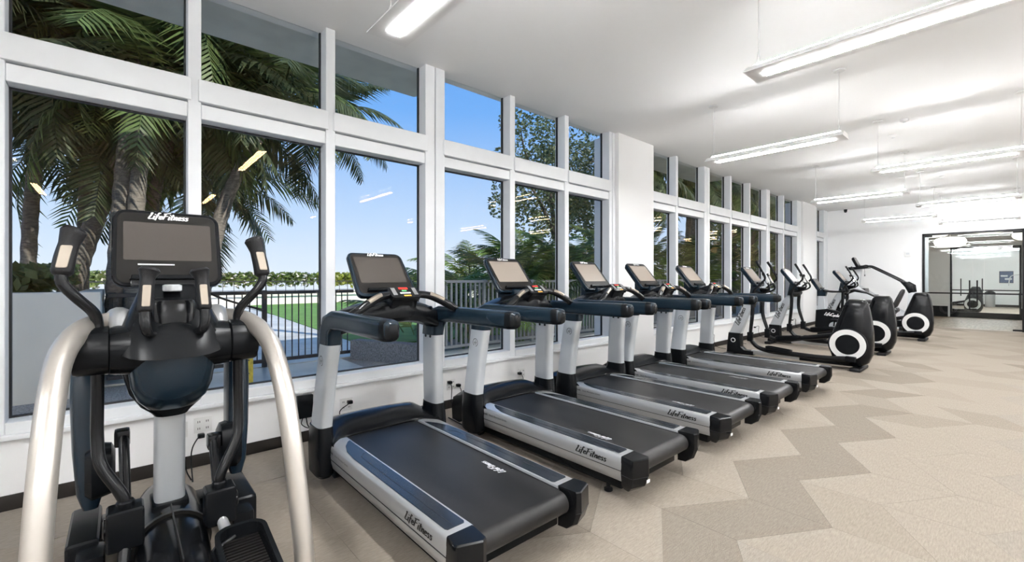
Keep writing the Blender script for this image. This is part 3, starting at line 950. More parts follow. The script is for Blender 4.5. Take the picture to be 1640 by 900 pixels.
# ------------------------------------------------------------------ cross trainer with silver side arcs (nearest machine)
def make_strider(yc):
    global OFF
    t = root('cross_trainer', 'nearest machine, a cross trainer with two bent silver side tubes', 'cross trainer', (1.5, yc, 0))
    OFF = Vector((1.5, 0, 0))
    for s in (-1, 1):
        bm = NB(); tube(bm, [(1.10, s * .12, 1.235), (1.22, s * .20, 1.245), (1.40, s * .315, 1.225), (1.60, s * .375, 1.14), (1.78, s * .392, .98), (1.90, s * .402, .76), (1.99, s * .412, .48), (2.06, s * .42, .20), (2.09, s * .42, .03)],
                        [.034, .040, .047, .050, .050, .049, .048, .047, .046], 18, sub=6, up=(0, 1, 0), flat=.82)
        a = finish('side_arc', bm, 'silver_champagne', t, smooth=60)
        bm = NB(); lathe(bm, [(.058, 0), (.062, .01), (.062, .03), (.05, .045)], (2.09, s * .42, 0), 'z', 18)
        finish('arc_foot', bm, 'dark_rubber', a)
        # shoulder drum and its inner collar
        bm = NB(); lathe(bm, [(.085, .362 * s), (.104, .355 * s), (.108, .34 * s), (.112, .238 * s), (.106, .234 * s)], (1.40, 0, 1.12), 'y', 26)
        sh = finish('shoulder_drum', bm, 'black_plastic', t)
        bm = NB(); lathe(bm, [(.032, .355 * s), (.032, .39 * s)], (1.42, 0, 1.11), 'y', 8)
        finish('pivot_bolt', bm, 'black_metal', sh)
        # swinging handle
        pth = [(1.40, s * .276, 1.20), (1.40, s * .276, 1.25), (1.415, s * .29, 1.30), (1.44, s * .345, 1.37), (1.44, s * .385, 1.43), (1.435, s * .388, 1.475)]
        bm = NB(); tube(bm, pth, .0225, 12, sub=5)
        finish('swing_handle', bm, 'black_satin', t)
        gp = [(1.435, s * .388, 1.462), (1.432, s * .386, 1.48), (1.425, s * .378, 1.54), (1.415, s * .366, 1.60), (1.405, s * .352, 1.655), (1.402, s * .346, 1.672)]
        bm = NB(); tube(bm, gp, [.026, .038, .037, .035, .046, .036], 14, sub=4)
        g = finish('hand_grip', bm, 'dark_rubber', t)
        bm = NB()
        M = frame_m((1.427 + .033, s * .3785, 1.545), (0, 1, 0), (-.09, -s * .17, .98))
        prism(bm, rrect(-.019, .019, -.050, .050, .006, 2), 'z', -.004, .0055, .002, 1)
        finish('pulse_sensor', xf(bm, M), 'sensor_metal', g)
        # fixed inner handle
        bm = NB(); tube(bm, [(1.44, s * .065, 1.185), (1.50, s * .085, 1.185), (1.545, s * .105, 1.205), (1.55, s * .112, 1.25), (1.535, s * .112, 1.31)], .021, 12, sub=5)
        finish('fixed_handle', bm, 'black_satin', t)
        gp = [(1.538, s * .112, 1.295), (1.535, s * .112, 1.31), (1.525, s * .108, 1.38), (1.515, s * .103, 1.45), (1.508, s * .096, 1.485), (1.506, s * .093, 1.50)]
        bm = NB(); tube(bm, gp, [.022, .031, .030, .0285, .043, .033], 14, sub=4)
        g = finish('hand_grip', bm, 'dark_rubber', t)
        bm = NB()
        M = frame_m((1.527 + .0265, s * .1085, 1.372), (0, 1, 0), (-.15, -s * .05, .98))
        prism(bm, rrect(-.0155, .0155, -.050, .050, .005, 2), 'z', -.003, .0055, .002, 1)
        finish('pulse_sensor', xf(bm, M), 'sensor_metal', g)
        # swing arm below the shoulder, link box, pedal link
        zk = .335 if s < 0 else .315
        pth = [(1.41, s * .275, 1.06), (1.41, s * .275, .90), (1.42, s * .275, .72), (1.45, s * .262, .61), (1.49, s * .205, .50), (1.50, s * .182, .44), (1.50, s * .180, zk + .05)]
        bm = NB(); tube(bm, pth, .024, 14, sub=5)
        finish('swing_arm', bm, 'black_satin', t)
        bm = NB(); box(bm, 1.44, 1.56, s * .180 - .066, s * .180 + .066, zk - .095, zk + .085, .018, 3)
        lathe(bm, [(.033, zk + .05), (.034, zk + .105), (.029, zk + .112)], (1.50, s * .18, 0), 'z', 16)
        k = finish('link_box', bm, 'black_plastic', t)
        bm = NB(); lathe(bm, [(.045, s * .05), (.045, s * .072), (.035, s * .078)], (1.50, s * .18, zk), 'y', 16)
        finish('link_cap', bm, 'black_satin', k)
        # overhead link and its rocker (in front of the column)
        bm = NB(); ring_faces(bm, [sq_ring((1.02 + .03 * i, s * (.315 + .01 * math.sin(i)), z), (1, 0, 0), (0, 1, 0), a, b, 18, 3.2) for i, (z, a, b) in enumerate(((1.20, .06, .04), (1.13, .09, .055), (.85, .095, .060), (.60, .09, .058), (.40, .075, .05), (.33, .04, .03)))])
        finish('rocker_panel', bm, 'blue_black', t)
        bm = NB(); ring_faces(bm, [sq_ring((1.16, s * v, .50), (1, 0, 0), (0, 0, 1), a, b, 20, 3) for v, a, b in ((.215, .06, .09), (.23, .085, .12), (.30, .10, .135), (.325, .08, .11))])
        finish('rocker_bulge', bm, 'black_plastic', t)
        bm = NB(); zt = .67 if s < 0 else .56
        tube(bm, [(1.25, s * .185, zt), (1.30, s * .183, zt - .06), (1.46, s * .178, zk + .02)], [.021, .021, .021], 12, sub=3); box(bm, 1.19, 1.27, s * .19 - .03, s * .19 + .03, zt - .05, zt + .03, .012)
        finish('tie_rod', bm, 'black_satin', t)
        zp = .16 if s < 0 else .235
        bm = NB(); tube(bm, [(1.52, s * .18, zk - .05), (1.60, s * .19, zp - .02), (1.72, s * .20, zp - .035), (2.02, s * .20, zp - .03)], [.022, .026, .03, .028], 12, sub=4)
        finish('pedal_link', bm, 'silver' if s > 0 else 'black_satin', t)
        # pedal: ribbed tread with a raised rim
        M = Matrix.Translation((1.98, s * .215, zp)) @ Matrix.Rotation(math.radians(6 if s > 0 else 10), 4, 'Y')
        bm = NB()
        out = [(x, y) for x, y in rrect(-.21, .21, -.10, .10, .07, 5)]
        inn = [(x, y) for x, y in rrect(-.194, .194, -.084, .084, .058, 5)]
        rings = [[Vector((x, y, -.012)) for x, y in out], [Vector((x * 1.02, y * 1.03, .055 - .10 * max(0, x + .06))) for x, y in out], [Vector((x, y, .055 - .10 * max(0, x + .06))) for x, y in inn], [Vector((x, y, .002)) for x, y in inn]]
        ring_faces(bm, rings)
        pd = finish('pedal', xf(bm, M), 'black_plastic', t)
        bm = NB()
        for q in range(16):
            x = -.165 + .021 * q
            box(bm, x, x + .010, -.072, .072, .002, .008)
        finish('tread_rib', xf(bm, M), 'bezel', pd, smooth=0)
        bm = NB(); tube(bm, [M @ Vector((-.20, -s * .02, .00)), M @ Vector((-.14, -s * .10, .0)), M @ Vector((-.02, -s * .105, .0))], .016, 10, sub=5)
        finish('pedal_bracket', bm, 'black_satin', pd)
    # body housing between the shoulders, with the round belly below
    bm = NB(); rings = []
    for i in range(15):
        v = -.232 + .464 * i / 14
        k = abs(v) / .232
        top = .108 + .05 * (1 - k) ** 1.2
        bot = .110 + .03 * (1 - k)
        xr = .112 + .035 * (1 - k ** 2)
        c = (1.39, v, 1.115)
        rings.append([Vector((c[0] + xr * math.cos(a), v, c[2] + (top if math.sin(a) > 0 else bot) * math.sin(a))) for a in [2 * PI * q / 22 for q in range(22)]])
    ring_faces(bm, rings)
    finish('shoulder_housing', bm, 'black_plastic', t)
    bm = NB(); ring_faces(bm, [sq_ring((1.40 - .10 * (1 - k), .0, z), (1, 0, 0), (0, 1, 0), a, b, 24, 2.3) for k, z, a, b in ((1, 1.10, .145, .175), (1, 1.02, .145, .172), (.9, .93, .14, .162), (.7, .86, .12, .138), (.4, .81, .09, .10), (0, .785, .04, .05))])
    finish('belly_cover', bm, 'blue_black', t)
    bm = NB(); ring_faces(bm, [sq_ring((1.27, 0, z), (1, 0, 0), (0, 1, 0), a, b, 24, 2.6) for z, a, b in ((1.12, .10, .195), (.98, .10, .192), (.88, .10, .168), (.81, .10, .125), (.775, .09, .085), (.755, .08, .07))])
    finish('belly_back', bm, 'black_plastic', t)
    # neck with the bottle well
    bm = NB(); ring_faces(bm, [sq_ring((x, 0, z), (.92, 0, -.38), (0, 1, 0), a, b, 24, 2.8) for x, z, a, b in ((1.41, 1.145, .185, .215), (1.40, 1.225, .15, .192), (1.345, 1.305, .11, .16), (1.29, 1.37, .095, .135), (1.24, 1.43, .075, .10))])
    nk = finish('console_neck', bm, 'black_plastic', t)
    bm = NB(); ring_faces(bm, [sq_ring((x, 0, z), (.72, 0, .0), (0, 1, 0), a, b, 24, 3) for x, z, a, b in ((1.435, 1.225, .06, .080), (1.425, 1.325, .068, .088), (1.422, 1.342, .062, .080), (1.42, 1.335, .052, .068), (1.42, 1.25, .045, .060))], True)
    finish('bottle_well', bm, 'black_satin', nk)
    bm = NB(); lathe(bm, [(.035, 0), (.04, .005), (.04, .03), (.03, .035)], (1.345, 0, 1.385), 'z', 18)
    finish('dial', bm, 'light_plastic', nk)
    for s in (-1, 1):
        bm = NB(); tube(bm, [(1.12, s * .16, 1.21), (1.18, s * .20, 1.25), (1.30, s * .195, 1.245), (1.36, s * .20, 1.20)], [.04, .055, .055, .04], 14, sub=4)
        finish('neck_fairing', bm, 'silver', t)
    # column, drum cover and floor frame
    bm = NB(); ring_faces(bm, [sq_ring((x, 0, z), (1, 0, 0), (0, 1, 0), .085, .066, 24, 4) for x, z in ((1.16, .27), (1.17, .5), (1.19, .75), (1.22, 1.0))])
    finish('column', bm, 'silver_light', t)
    bm = NB(); box(bm, 1.06, 1.27, -.078, .078, .245, .285, .01)
    finish('column_foot', bm, 'black_plastic', t)
    bm = NB(); rings = []
    for x, r, z in ((.72, .05, .10), (.76, .12, .11), (.95, .155, .12), (1.25, .158, .12), (1.55, .14, .11), (1.80, .12, .10), (1.90, .06, .09)):
        rings.append([Vector((x, r * math.cos(a), max(.02, z + r * 1.0 * math.sin(a)))) for a in [2 * PI * q / 28 for q in range(28)]])
    ring_faces(bm, rings)
    bc = finish('drum_cover', bm, 'black_satin', t, smooth=45)
    bm = NB(); box(bm, .75, 1.88, -.0025, .0025, .02, .2825)
    for rr in (.1625,):
        rings = [[Vector((x, rr * math.cos(a), max(.02, .12 + rr * math.sin(a)))) for a in [2 * PI * q / 28 for q in range(28)]] for x in (1.36, 1.385)]
        ring_faces(bm, rings)
    finish('cover_seam', bm, 'bezel', bc)
    bm = NB(); box(bm, .70, .86, -.36, .36, 0.02, .10, .02)
    fb = finish('front_foot', bm, 'black_plastic', t)
    for s in (-1, 1):
        bm = NB(); box(bm, .85, 1.30, s * .33 - .06, s * .33 + .06, .0, .22, .025, 3)
        box(bm, 1.28, 1.44, s * .30 - .05, s * .30 + .05, .06, .20, .02)
        finish('rocker_base', bm, 'black_plastic', t)
    bm = NB(); box(bm, 1.85, 2.13, -.42, .42, .012, .055, .012); box(bm, 1.6, 1.95, -.05, .05, .02, .07, .01)
    finish('rear_brace', bm, 'black_plastic', t)
    # console
    c = console(t, (1.245, 0, 1.41), (-.34, 0, .94), .465, .43, scr=(.80, .50, .17), scr_mat='screen', shell='black_plastic', depth=.07, taper=.985, rad=.06, fs=.085)
    M = frame_m((1.245, 0, 1.41), (0, 1, 0), (-.34, 0, .94))
    bm = NB(); box(bm, -.13, .02, .115, .122, .003, .0045)
    finish('print_line', xf(bm, M), 'light_plastic', c, smooth=0)
    bm = NB(); box(bm, -.16, .16, .0, .035, .0, .02, .006)
    for x in (-.03, .03):
        lathe(bm, [(.006, .0035), (.006, .0055)], (x, .055, 0), 'z', 8)
    finish('key_strip', xf(bm, M), 'black_satin', c)
    bm = NB(); tube(bm, [(1.18, .12, 1.40), (1.20, .25, 1.33), (1.25, .43, 1.265)], .006, 6, sub=4)
    finish('cable', bm, 'black_satin', t)
    OFF = Vector((0, 0, 0))
    return t
make_strider(.20)

# ------------------------------------------------------------------ rear drive elliptical
def make_elliptical():
    global OFF
    t = root('elliptical', 'x', 'elliptical', (1.6, 0, 0), 'ellipticals with white rimmed flywheels')
    OFF = Vector((1.6, 0, 0))
    bm = NB(); prism(bm, [(.55, .03), (1.02, .03), (1.02, .105), (.86, .115), (.80, .17), (.79, .42), (.585, .42), (.56, .18)], 'y', -.085, .085, .015)
    fb = finish('front_base', bm, 'black_plastic', t)
    bm = NB(); lathe(bm, [(.042, -.0865), (.042, -.0885), (.034, -.0890)], (.675, 0, .285), 'y', 20)
    lg = finish('base_badge', bm, 'print_white', fb)
    bm = NB(); lathe(bm, [(.030, -.0885), (.030, -.0895)], (.675, 0, .285), 'y', 16)
    finish('badge_core', bm, 'black_plastic', fb)
    bm = NB(); box(bm, .56, .68, -.29, .29, .0, .055, .012)
    finish('front_foot', bm, 'dark_rubber', t)
    bm = NB(); prism(bm, [(.585, .41), (.80, .41), (.90, .70), (1.06, 1.08), (.93, 1.10), (.72, .72)], 'y', -.055, .055, .02, 3)
    po = finish('post', bm, 'silver_light', t)
    bm = word_bm('LifeFitness', .085, (.795, -.0560, .74), (.36, 0, .93), (-.93, 0, .36), width=.12, squeeze=1.0)
    finish('post_lettering', bm, 'print_black', po, smooth=0, recalc=False)
    bm = NB(); lathe(bm, [(.05, -.27), (.062, -.265), (.065, -.18), (.075, -.12), (.09, -.06), (.09, .06), (.075, .12), (.065, .18), (.062, .265), (.05, .27)], (1.08, 0, 1.14), 'y', 20)
    finish('pivot_housing', bm, 'black_plastic', t)
    bm = NB(); prism(bm, [(.94, 1.08), (1.10, 1.08), (1.16, 1.22), (1.10, 1.34), (1.00, 1.40)], 'y', -.07, .07, .015)
    finish('console_neck', bm, 'blue_black', t)
    console(t, (1.135, 0, 1.325), (-.60, 0, .80), .46, .43, scr=(.76, .62, .14), scr_mat='screen_reflect', word=True)
    bm = NB(); ring_faces(bm, [sq_ring((1.20, 0, z), (1, 0, 0), (0, 1, 0), a, b, 18, 3) for z, a, b in ((1.19, .05, .07), (1.24, .075, .10), (1.27, .075, .10), (1.275, .05, .08))])
    finish('bottle_tray', bm, 'black_satin', t)
    for s in (-1, 1):
        bm = NB(); tube(bm, [(1.09, s * .255, 1.14), (1.12, s * .262, 1.25), (1.24, s * .285, 1.37), (1.30, s * .295, 1.46), (1.24, s * .285, 1.60), (1.15, s * .27, 1.76)], [.02, .019, .018, .018, .02, .022], 10, sub=4)
        finish('swing_handle', bm, 'black_satin', t)
        bm = NB(); tube(bm, [(1.14, s * .09, 1.18), (1.26, s * .13, 1.22), (1.32, s * .14, 1.29), (1.25, s * .125, 1.44), (1.20, s * .11, 1.54)], [.016, .016, .016, .018, .02], 10, sub=4)
        h = finish('fixed_handle', bm, 'black_satin', t)
        bm = NB(); tube(bm, [(1.285, s * .133, 1.365), (1.25, s * .125, 1.44), (1.225, s * .118, 1.49)], .0215, 10, sub=2)
        finish('pulse_sensor', bm, 'chrome', h)
        xk, zk = (1.04, .40) if s < 0 else (1.16, .43)
        bm = NB(); tube(bm, [(1.085, s * .25, 1.14), (1.075, s * .25, .80), (xk, s * .25, zk + .06)], [.034, .032, .028], 12, sub=4)
        finish('swing_arm', bm, 'black_satin', t)
        bm = NB(); box(bm, xk - .045, xk + .045, s * .25 - .038, s * .25 + .038, zk - .085, zk + .08, .014)
        finish('link_box', bm, 'black_plastic', t)
        ca, cz = (2.50, .235) if s < 0 else (2.30, .52)
        if s < 0:
            pth = [(xk, s * .25, zk - .05), (1.16, s * .25, .225), (1.36, s * .25, .175), (1.75, s * .25, .165), (2.15, s * .25, .16), (ca, s * .25, .185)]
        else:
            pth = [(xk, s * .25, zk - .05), (1.28, s * .25, .33), (1.42, s * .25, .325), (1.80, s * .25, .41), (2.10, s * .25, .47), (ca, s * .25, cz)]
        bm = NB(); tube(bm, pth, [.034, .036, .040, .042, .044, .046], 12, sub=4)
        finish('pedal_arm', bm, 'black_satin', t)
        zp = .185 if s < 0 else .355
        M = Matrix.Translation((1.50, s * .25, zp + .02)) @ Matrix.Rotation(math.radians(3 if s < 0 else -9), 4, 'Y')
        bm = NB()
        out, inn = rrect(-.20, .20, -.085, .085, .05, 4), rrect(-.185, .185, -.072, .072, .042, 4)
        ring_faces(bm, [[Vector((x, y, -.012)) for x, y in out], [Vector((x, y, .045 - .07 * max(0, x + .05))) for x, y in out], [Vector((x, y, .045 - .07 * max(0, x + .05))) for x, y in inn], [Vector((x, y, .006)) for x, y in inn]])
        finish('pedal', xf(bm, M), 'black_plastic', t)
        # flywheel disc on each flank
        bm = NB(); lathe(bm, [(.252, s * .16), (.262, s * .19), (.256, s * .205), (.24, s * .208)], (2.46, 0, .405), 'y', 40)
        fw = finish('flywheel', bm, 'black_plastic', t)
        bm = NB(); lathe(bm, [(.238, s * .207), (.236, s * .213)], (2.46, 0, .405), 'y', 40)
        finish('flywheel_rim', bm, 'white_plastic', fw)
        bm = NB(); lathe(bm, [(.158, s * .2128), (.152, s * .218)], (2.46, 0, .405), 'y', 36)
        finish('flywheel_hub', bm, 'black_plastic', fw)
        bm = NB(); box(bm, ca - .06, ca + .08, s * .25 - .045, s * .25 + .045, (.185 if s < 0 else cz) - .045, (.185 if s < 0 else cz) + .045, .02, 3)
        finish('crank_cover', bm, 'black_plastic', t)
    bm = NB(); box(bm, .98, 1.78, -.055, .055, .05, .125, .008)
    finish('base_rail', bm, 'silver', t)
    bm = NB(); box(bm, 1.76, 2.40, -.075, .075, .045, .14, .012)
    finish('rear_rail', bm, 'black_plastic', t)
    bm = NB(); rings = []
    for z, xa, xb, w in ((.05, 2.34, 2.60, .10), (.12, 2.24, 2.70, .14), (.25, 2.20, 2.75, .160), (.42, 2.20, 2.76, .165), (.60, 2.24, 2.755, .165), (.80, 2.31, 2.735, .158), (.96, 2.365, 2.71, .145), (1.06, 2.40, 2.685, .125), (1.10, 2.43, 2.66, .10)):
        rings.append(sq_ring(((xa + xb) / 2, 0, z), (1, 0, 0), (0, 1, 0), (xb - xa) / 2, w, 28, 3.4))
    ring_faces(bm, rings)
    sh = finish('drive_shroud', bm, 'black_satin', t, smooth=45)
    bm = NB(); ring_faces(bm, [sq_ring((2.545, 0, z), (1, 0, 0), (0, 1, 0), a, b, 24, 3.4) for z, a, b in ((1.095, .115, .10), (1.112, .108, .092), (1.118, .08, .07))])
    finish('shroud_cap', bm, 'bezel', sh)
    bm = NB(); prism(bm, [(2.30, .62), (2.33, .62), (2.44, 1.03), (2.41, 1.03)], 'y', -.164, .164)
    finish('shroud_seam', bm, 'black_satin', sh, smooth=0)
    bm = NB(); box(bm, 2.50, 2.64, -.30, .30, .0, .05, .014)
    finish('rear_foot', bm, 'dark_rubber', t)
    OFF = Vector((0, 0, 0))
    return t
el0 = make_elliptical()
for i, (dx, y, lb) in enumerate(((0, 8.80, 'first elliptical after the treadmills, its flywheel in front of the others'), (-.01, 10.98, 'second elliptical, half hidden behind the first one'), (.24, 14.12, 'third elliptical, standing alone nearest the glass doors'))):
    t = el0 if i == 0 else copy_tree(el0)
    t.location = (1.6 + dx, y, 0)
    t['label'] = lb
t = copy_tree(el0)
t.location = (2.3, 26.2, 0)
t['label'] = 'elliptical in the studio seen through both glass doors'

# ------------------------------------------------------------------ upright bike
def make_bike(y):
    global OFF
    t = root('upright_bike', 'upright exercise bike with white post between the second and third ellipticals', 'exercise bike', (1.5, y, 0))
    OFF = Vector((1.5, 0, 0))
    bm = NB(); prism(bm, [(1.06, .30), (1.08, .70), (1.30, .735), (1.62, .66), (1.90, .52), (1.92, .34), (1.70, .16), (1.25, .16)], 'y', -.10, .10, .03, 3)
    b = finish('body', bm, 'black_plastic', t)
    bm = word_bm('LifeCycle', .07, (1.40, -.1015, .60), (1, 0, -.12), (.12, 0, 1), width=.14, squeeze=1.2)
    finish('lettering', bm, 'print_white', b, smooth=0, recalc=False)
    bm = NB(); prism(bm, [(1.10, .70), (1.27, .70), (1.24, 1.05), (1.12, 1.05)], 'y', -.05, .05, .02, 3)
    finish('post', bm, 'silver_light', t)
    bm = NB(); prism(bm, [(1.10, 1.03), (1.26, 1.03), (1.30, 1.18), (1.10, 1.22)], 'y', -.07, .07, .02)
    finish('console_neck', bm, 'blue_black', t)
    console(t, (1.20, 0, 1.17), (-.52, 0, .85), .38, .33, scr_mat='screen', word=True)
    for s in (-1, 1):
        bm = NB(); tube(bm, [(1.20, s * .03, 1.16), (1.30, s * .14, 1.15), (1.45, s * .24, 1.14), (1.62, s * .25, 1.16), (1.60, s * .24, 1.26)], .017, 10, sub=4)
        finish('handlebar', bm, 'black_satin', t)
        bm = NB(); lathe(bm, [(.09, s * .10), (.10, s * .12), (.09, s * .13)], (1.45, 0, .34), 'y', 24)
        finish('crank_disc', bm, 'light_plastic', t)
        cz = .34 - s * .16
        bm = NB(); tube(bm, [(1.45, s * .14, .34), (1.47, s * .15, cz)], .016, 8)
        finish('crank', bm, 'black_satin', t)
        bm = NB(); box(bm, 1.41, 1.53, s * .20 - .045, s * .20 + .045, cz - .015, cz + .015, .008)
        finish('pedal', bm, 'dark_rubber', t)
    bm = NB(); box(bm, 1.05, 1.15, -.28, .28, 0, .06, .015)
    finish('front_foot', bm, 'dark_rubber', t)
    bm = NB(); box(bm, 2.15, 2.25, -.28, .28, 0, .06, .015); box(bm, 1.1, 2.2, -.05, .05, .05, .19, .01)
    finish('base_beam', bm, 'black_plastic', t)
    bm = NB(); prism(bm, [(1.82, .45), (1.92, .45), (2.02, .88), (1.94, .88)], 'y', -.03, .03, .01)
    finish('seat_post', bm, 'silver', t)
    bm = NB(); ring_faces(bm, [sq_ring((x, 0, .93), (0, 1, 0), (0, 0, 1), a, b, 18, 2.5) for x, a, b in ((1.80, .03, .02), (1.86, .05, .035), (1.95, .09, .045), (2.05, .13, .05), (2.12, .12, .045), (2.15, .08, .03))])
    finish('saddle', bm, 'cushion', t)
    OFF = Vector((0, 0, 0))
make_bike(12.55)

# ------------------------------------------------------------------ recumbent bike
def make_recumbent(y):
    global OFF
    t = root('recumbent_bike', 'recumbent exercise bike with black bucket seat behind the third elliptical', 'exercise bike', (1.8, y, 0))
    OFF = Vector((1.8, 0, 0))
    bm = NB(); prism(bm, [(1.0, .12), (.98, .42), (1.08, .62), (1.40, .60), (1.72, .44), (2.25, .36), (2.55, .34), (2.55, .18), (1.8, .14)], 'y', -.11, .11, .03, 3)
    b = finish('body', bm, 'black_plastic', t)
    bm = word_bm('LifeFitness', .06, (2.12, -.1115, .29), (1, 0, 0), (0, 0, 1), width=.14, squeeze=1.1)
    finish('lettering', bm, 'print_white', b, smooth=0, recalc=False)
    bm = NB(); rings = []
    for x, z, a, bb in ((1.05, .55, .08, .10), (1.12, .80, .07, .10), (1.25, 1.03, .06, .12), (1.48, 1.12, .045, .14), (1.75, 1.06, .035, .13), (1.98, .93, .025, .11)):
        rings.append(sq_ring((x, 0, z), (.55, 0, -.83) if x < 1.4 else (.2, 0, -.98), (0, 1, 0), a, bb, 18, 3))
    ring_faces(bm, rings)
    finish('console_arch', bm, 'black_satin', t)
    console(t, (1.33, 0, .88), (-.46, 0, .89), .34, .30, scr_mat='screen', word=True)
    bm = NB(); box(bm, 1.95, 2.60, -.04, .04, .36, .42, .008)
    finish('seat_rail', bm, 'silver_light', t)
    bm = NB(); ring_faces(bm, [sq_ring((x, 0, z), (.2, 0, .98), (0, 1, 0), a, bb, 20, 3) for x, z, a, bb in ((1.98, .54, .03, .15), (2.04, .56, .05, .20), (2.25, .57, .055, .21), (2.38, .58, .05, .20), (2.42, .60, .03, .16))])
    finish('seat', bm, 'cushion', t)
    bm = NB(); ring_faces(bm, [sq_ring((x, 0, z), (.93, 0, -.36), (0, 1, 0), a, bb, 20, 3) for x, z, a, bb in ((2.32, .68, .03, .15), (2.34, .72, .05, .19), (2.42, .92, .05, .20), (2.49, 1.10, .045, .18), (2.51, 1.16, .025, .13))])
    finish('backrest', bm, 'cushion', t)
    for s in (-1, 1):
        bm = NB(); tube(bm, [(2.35, s * .10, .52), (2.20, s * .27, .60), (2.10, s * .28, .74), (1.95, s * .27, .80)], .016, 8, sub=4)
        finish('side_handle', bm, 'black_satin', t)
        cz = .40 - s * .15
        bm = NB(); tube(bm, [(1.38, s * .13, .40), (1.40, s * .15, cz)], .016, 8)
        finish('crank', bm, 'black_satin', t)
        bm = NB(); box(bm, 1.36, 1.44, s * .20 - .045, s * .20 + .045, cz - .05, cz + .05, .012)
        finish('pedal', bm, 'dark_rubber', t)
    bm = NB(); box(bm, 1.0, 1.12, -.28, .28, 0, .13, .02); box(bm, 2.45, 2.57, -.28, .28, 0, .19, .02)
    finish('floor_foot', bm, 'dark_rubber', t)
    OFF = Vector((0, 0, 0))
make_recumbent(15.4)
bpy.data.objects['recumbent_bike'].location.x -= .2

# ------------------------------------------------------------------ stair climber
def make_climber(y):
    global OFF
    t = root('stair_climber', 'tall stair climber with long sloping black handrails at the far wall', 'stair climber', (1.6, y, 0))
    OFF = Vector((1.6, 0, 0))
    for s in (-1, 1):
        bm = NB(); prism(bm, [(.72, .0), (2.42, .0), (2.42, .34), (2.05, .52), (1.55, .86), (1.10, 1.22), (.86, 1.26), (.74, 1.0)], 'y', s * .33 - .035, s * .33 + .035, .02, 3)
        finish('side_panel', bm, 'light_plastic', t)
        bm = NB(); tube(bm, [(1.10, s * .20, 1.80), (1.22, s * .26, 1.83), (1.34, s * .32, 1.83), (1.60, s * .33, 1.68), (2.10, s * .33, 1.36), (2.24, s * .33, 1.22)], [.02, .021, .022, .023, .024, .03], 10, sub=5)
        h = finish('handrail', bm, 'black_satin', t)
        bm = NB(); prism(bm, [(2.08, 1.34), (2.20, 1.36), (2.34, 1.26), (2.36, 1.06), (2.26, 1.02), (2.18, 1.20)], 'y', s * .33 - .03, s * .33 + .03, .015)
        finish('rail_fairing', bm, 'black_plastic', h)
        bm = NB(); prism(bm, [(2.20, .30), (2.33, .30), (2.35, 1.06), (2.25, 1.08)], 'y', s * .33 - .028, s * .33 + .028, .012)
        finish('rail_post', bm, 'light_plastic', t)
    for k in range(6):
        bm = NB(); box(bm, 2.20 - .24 * k, 2.46 - .24 * k, -.29, .29, .16 + .19 * k, .20 + .19 * k, .006)
        st = finish('step', bm, 'black_plastic', t)
        bm = NB(); box(bm, 2.20 - .24 * k, 2.23 - .24 * k, -.285, .285, .20 + .19 * k, .35 + .19 * k)
        finish('riser', bm, 'bezel', st, smooth=0)
    bm = NB(); prism(bm, [(.76, .9), (1.06, .9), (1.14, 1.74), (1.00, 1.76)], 'y', -.10, .10, .03, 3)
    finish('column', bm, 'light_plastic', t)
    bm = NB(); prism(bm, [(.80, 1.70), (1.32, 1.76), (1.34, 1.82), (.84, 1.80)], 'y', -.24, .24, .015)
    tr = finish('console_tray', bm, 'black_plastic', t)
    bm = NB(); tube(bm, [(1.24, -.20, 1.77), (1.245, -.20, 1.55)], .004, 6); lathe(bm, [(.012, 0), (.012, .05)], (1.245, -.20, 1.52), 'z', 8)
    finish('safety_lanyard', bm, 'black_satin', tr)
    console(t, (1.10, 0, 1.80), (-.42, 0, .91), .40, .34, scr_mat='screen', word=True, shell='black_plastic')
    OFF = Vector((0, 0, 0))
make_climber(17.1)

# ================================================================== OUTSIDE
# unseen tower block round the gym, shaped to block sun, and balcony slabs over the windows
bm = NB(); box(bm, -0.25, 16, -22, 40, 4.30, 5.4); box(bm, X1 + .2, 16, -22, 40, -.3, 4.30); box(bm, -.25, X1 + .2, -22, Y0 - .2, -.3, 4.30)
structure(finish('wall_sun_block', bm, 'stucco', smooth=0), 'unseen tower block above the gym, shaped to shade the terrace')
bm = NB(); box(bm, -1.42, -0.25, -9, 3.12, 4.0, 4.30, .03, 2)
structure(finish('roof_balcony_near', bm, 'concrete'), 'grey concrete balcony slab above the near windows')
bm = NB(); box(bm, -1.42, -0.25, 7.4, 11.7, 4.0, 4.30, .03, 2)
structure(finish('roof_balcony_far', bm, 'concrete'), 'grey concrete balcony slab above the middle windows')

# ground
bm = NB(); box(bm, -60, -0.25, -40, 60, -.4, -.03)
ground = structure(finish('ground', bm, 'gravel', smooth=0), 'dark gravel terrace outside the windows')
bm = NB(); box(bm, -3.9, -.9, .75, 3.0, -.03, .0, .004)
finish('paving_slab', bm, 'paver', ground)
for k in range(38):
    x = -4.0 - .5 * k
    bm = NB(); box(bm, x - .485, x, -4.0, 4.6, -.03, -.002 - .002 * (k % 3), .006, 1)
    finish('walkway_board', bm, 'paver', ground)
bm = NB(); prism(bm, [(-23, 5.1), (-8.3, 4.15), (-5.0, 3.95), (-4.6, 9.0), (-4.6, 14), (-23, 40)], 'z', -.02, .012)
structure(finish('lawn', bm, 'lawn_grass', smooth=0), 'green lawn behind the dark fence')
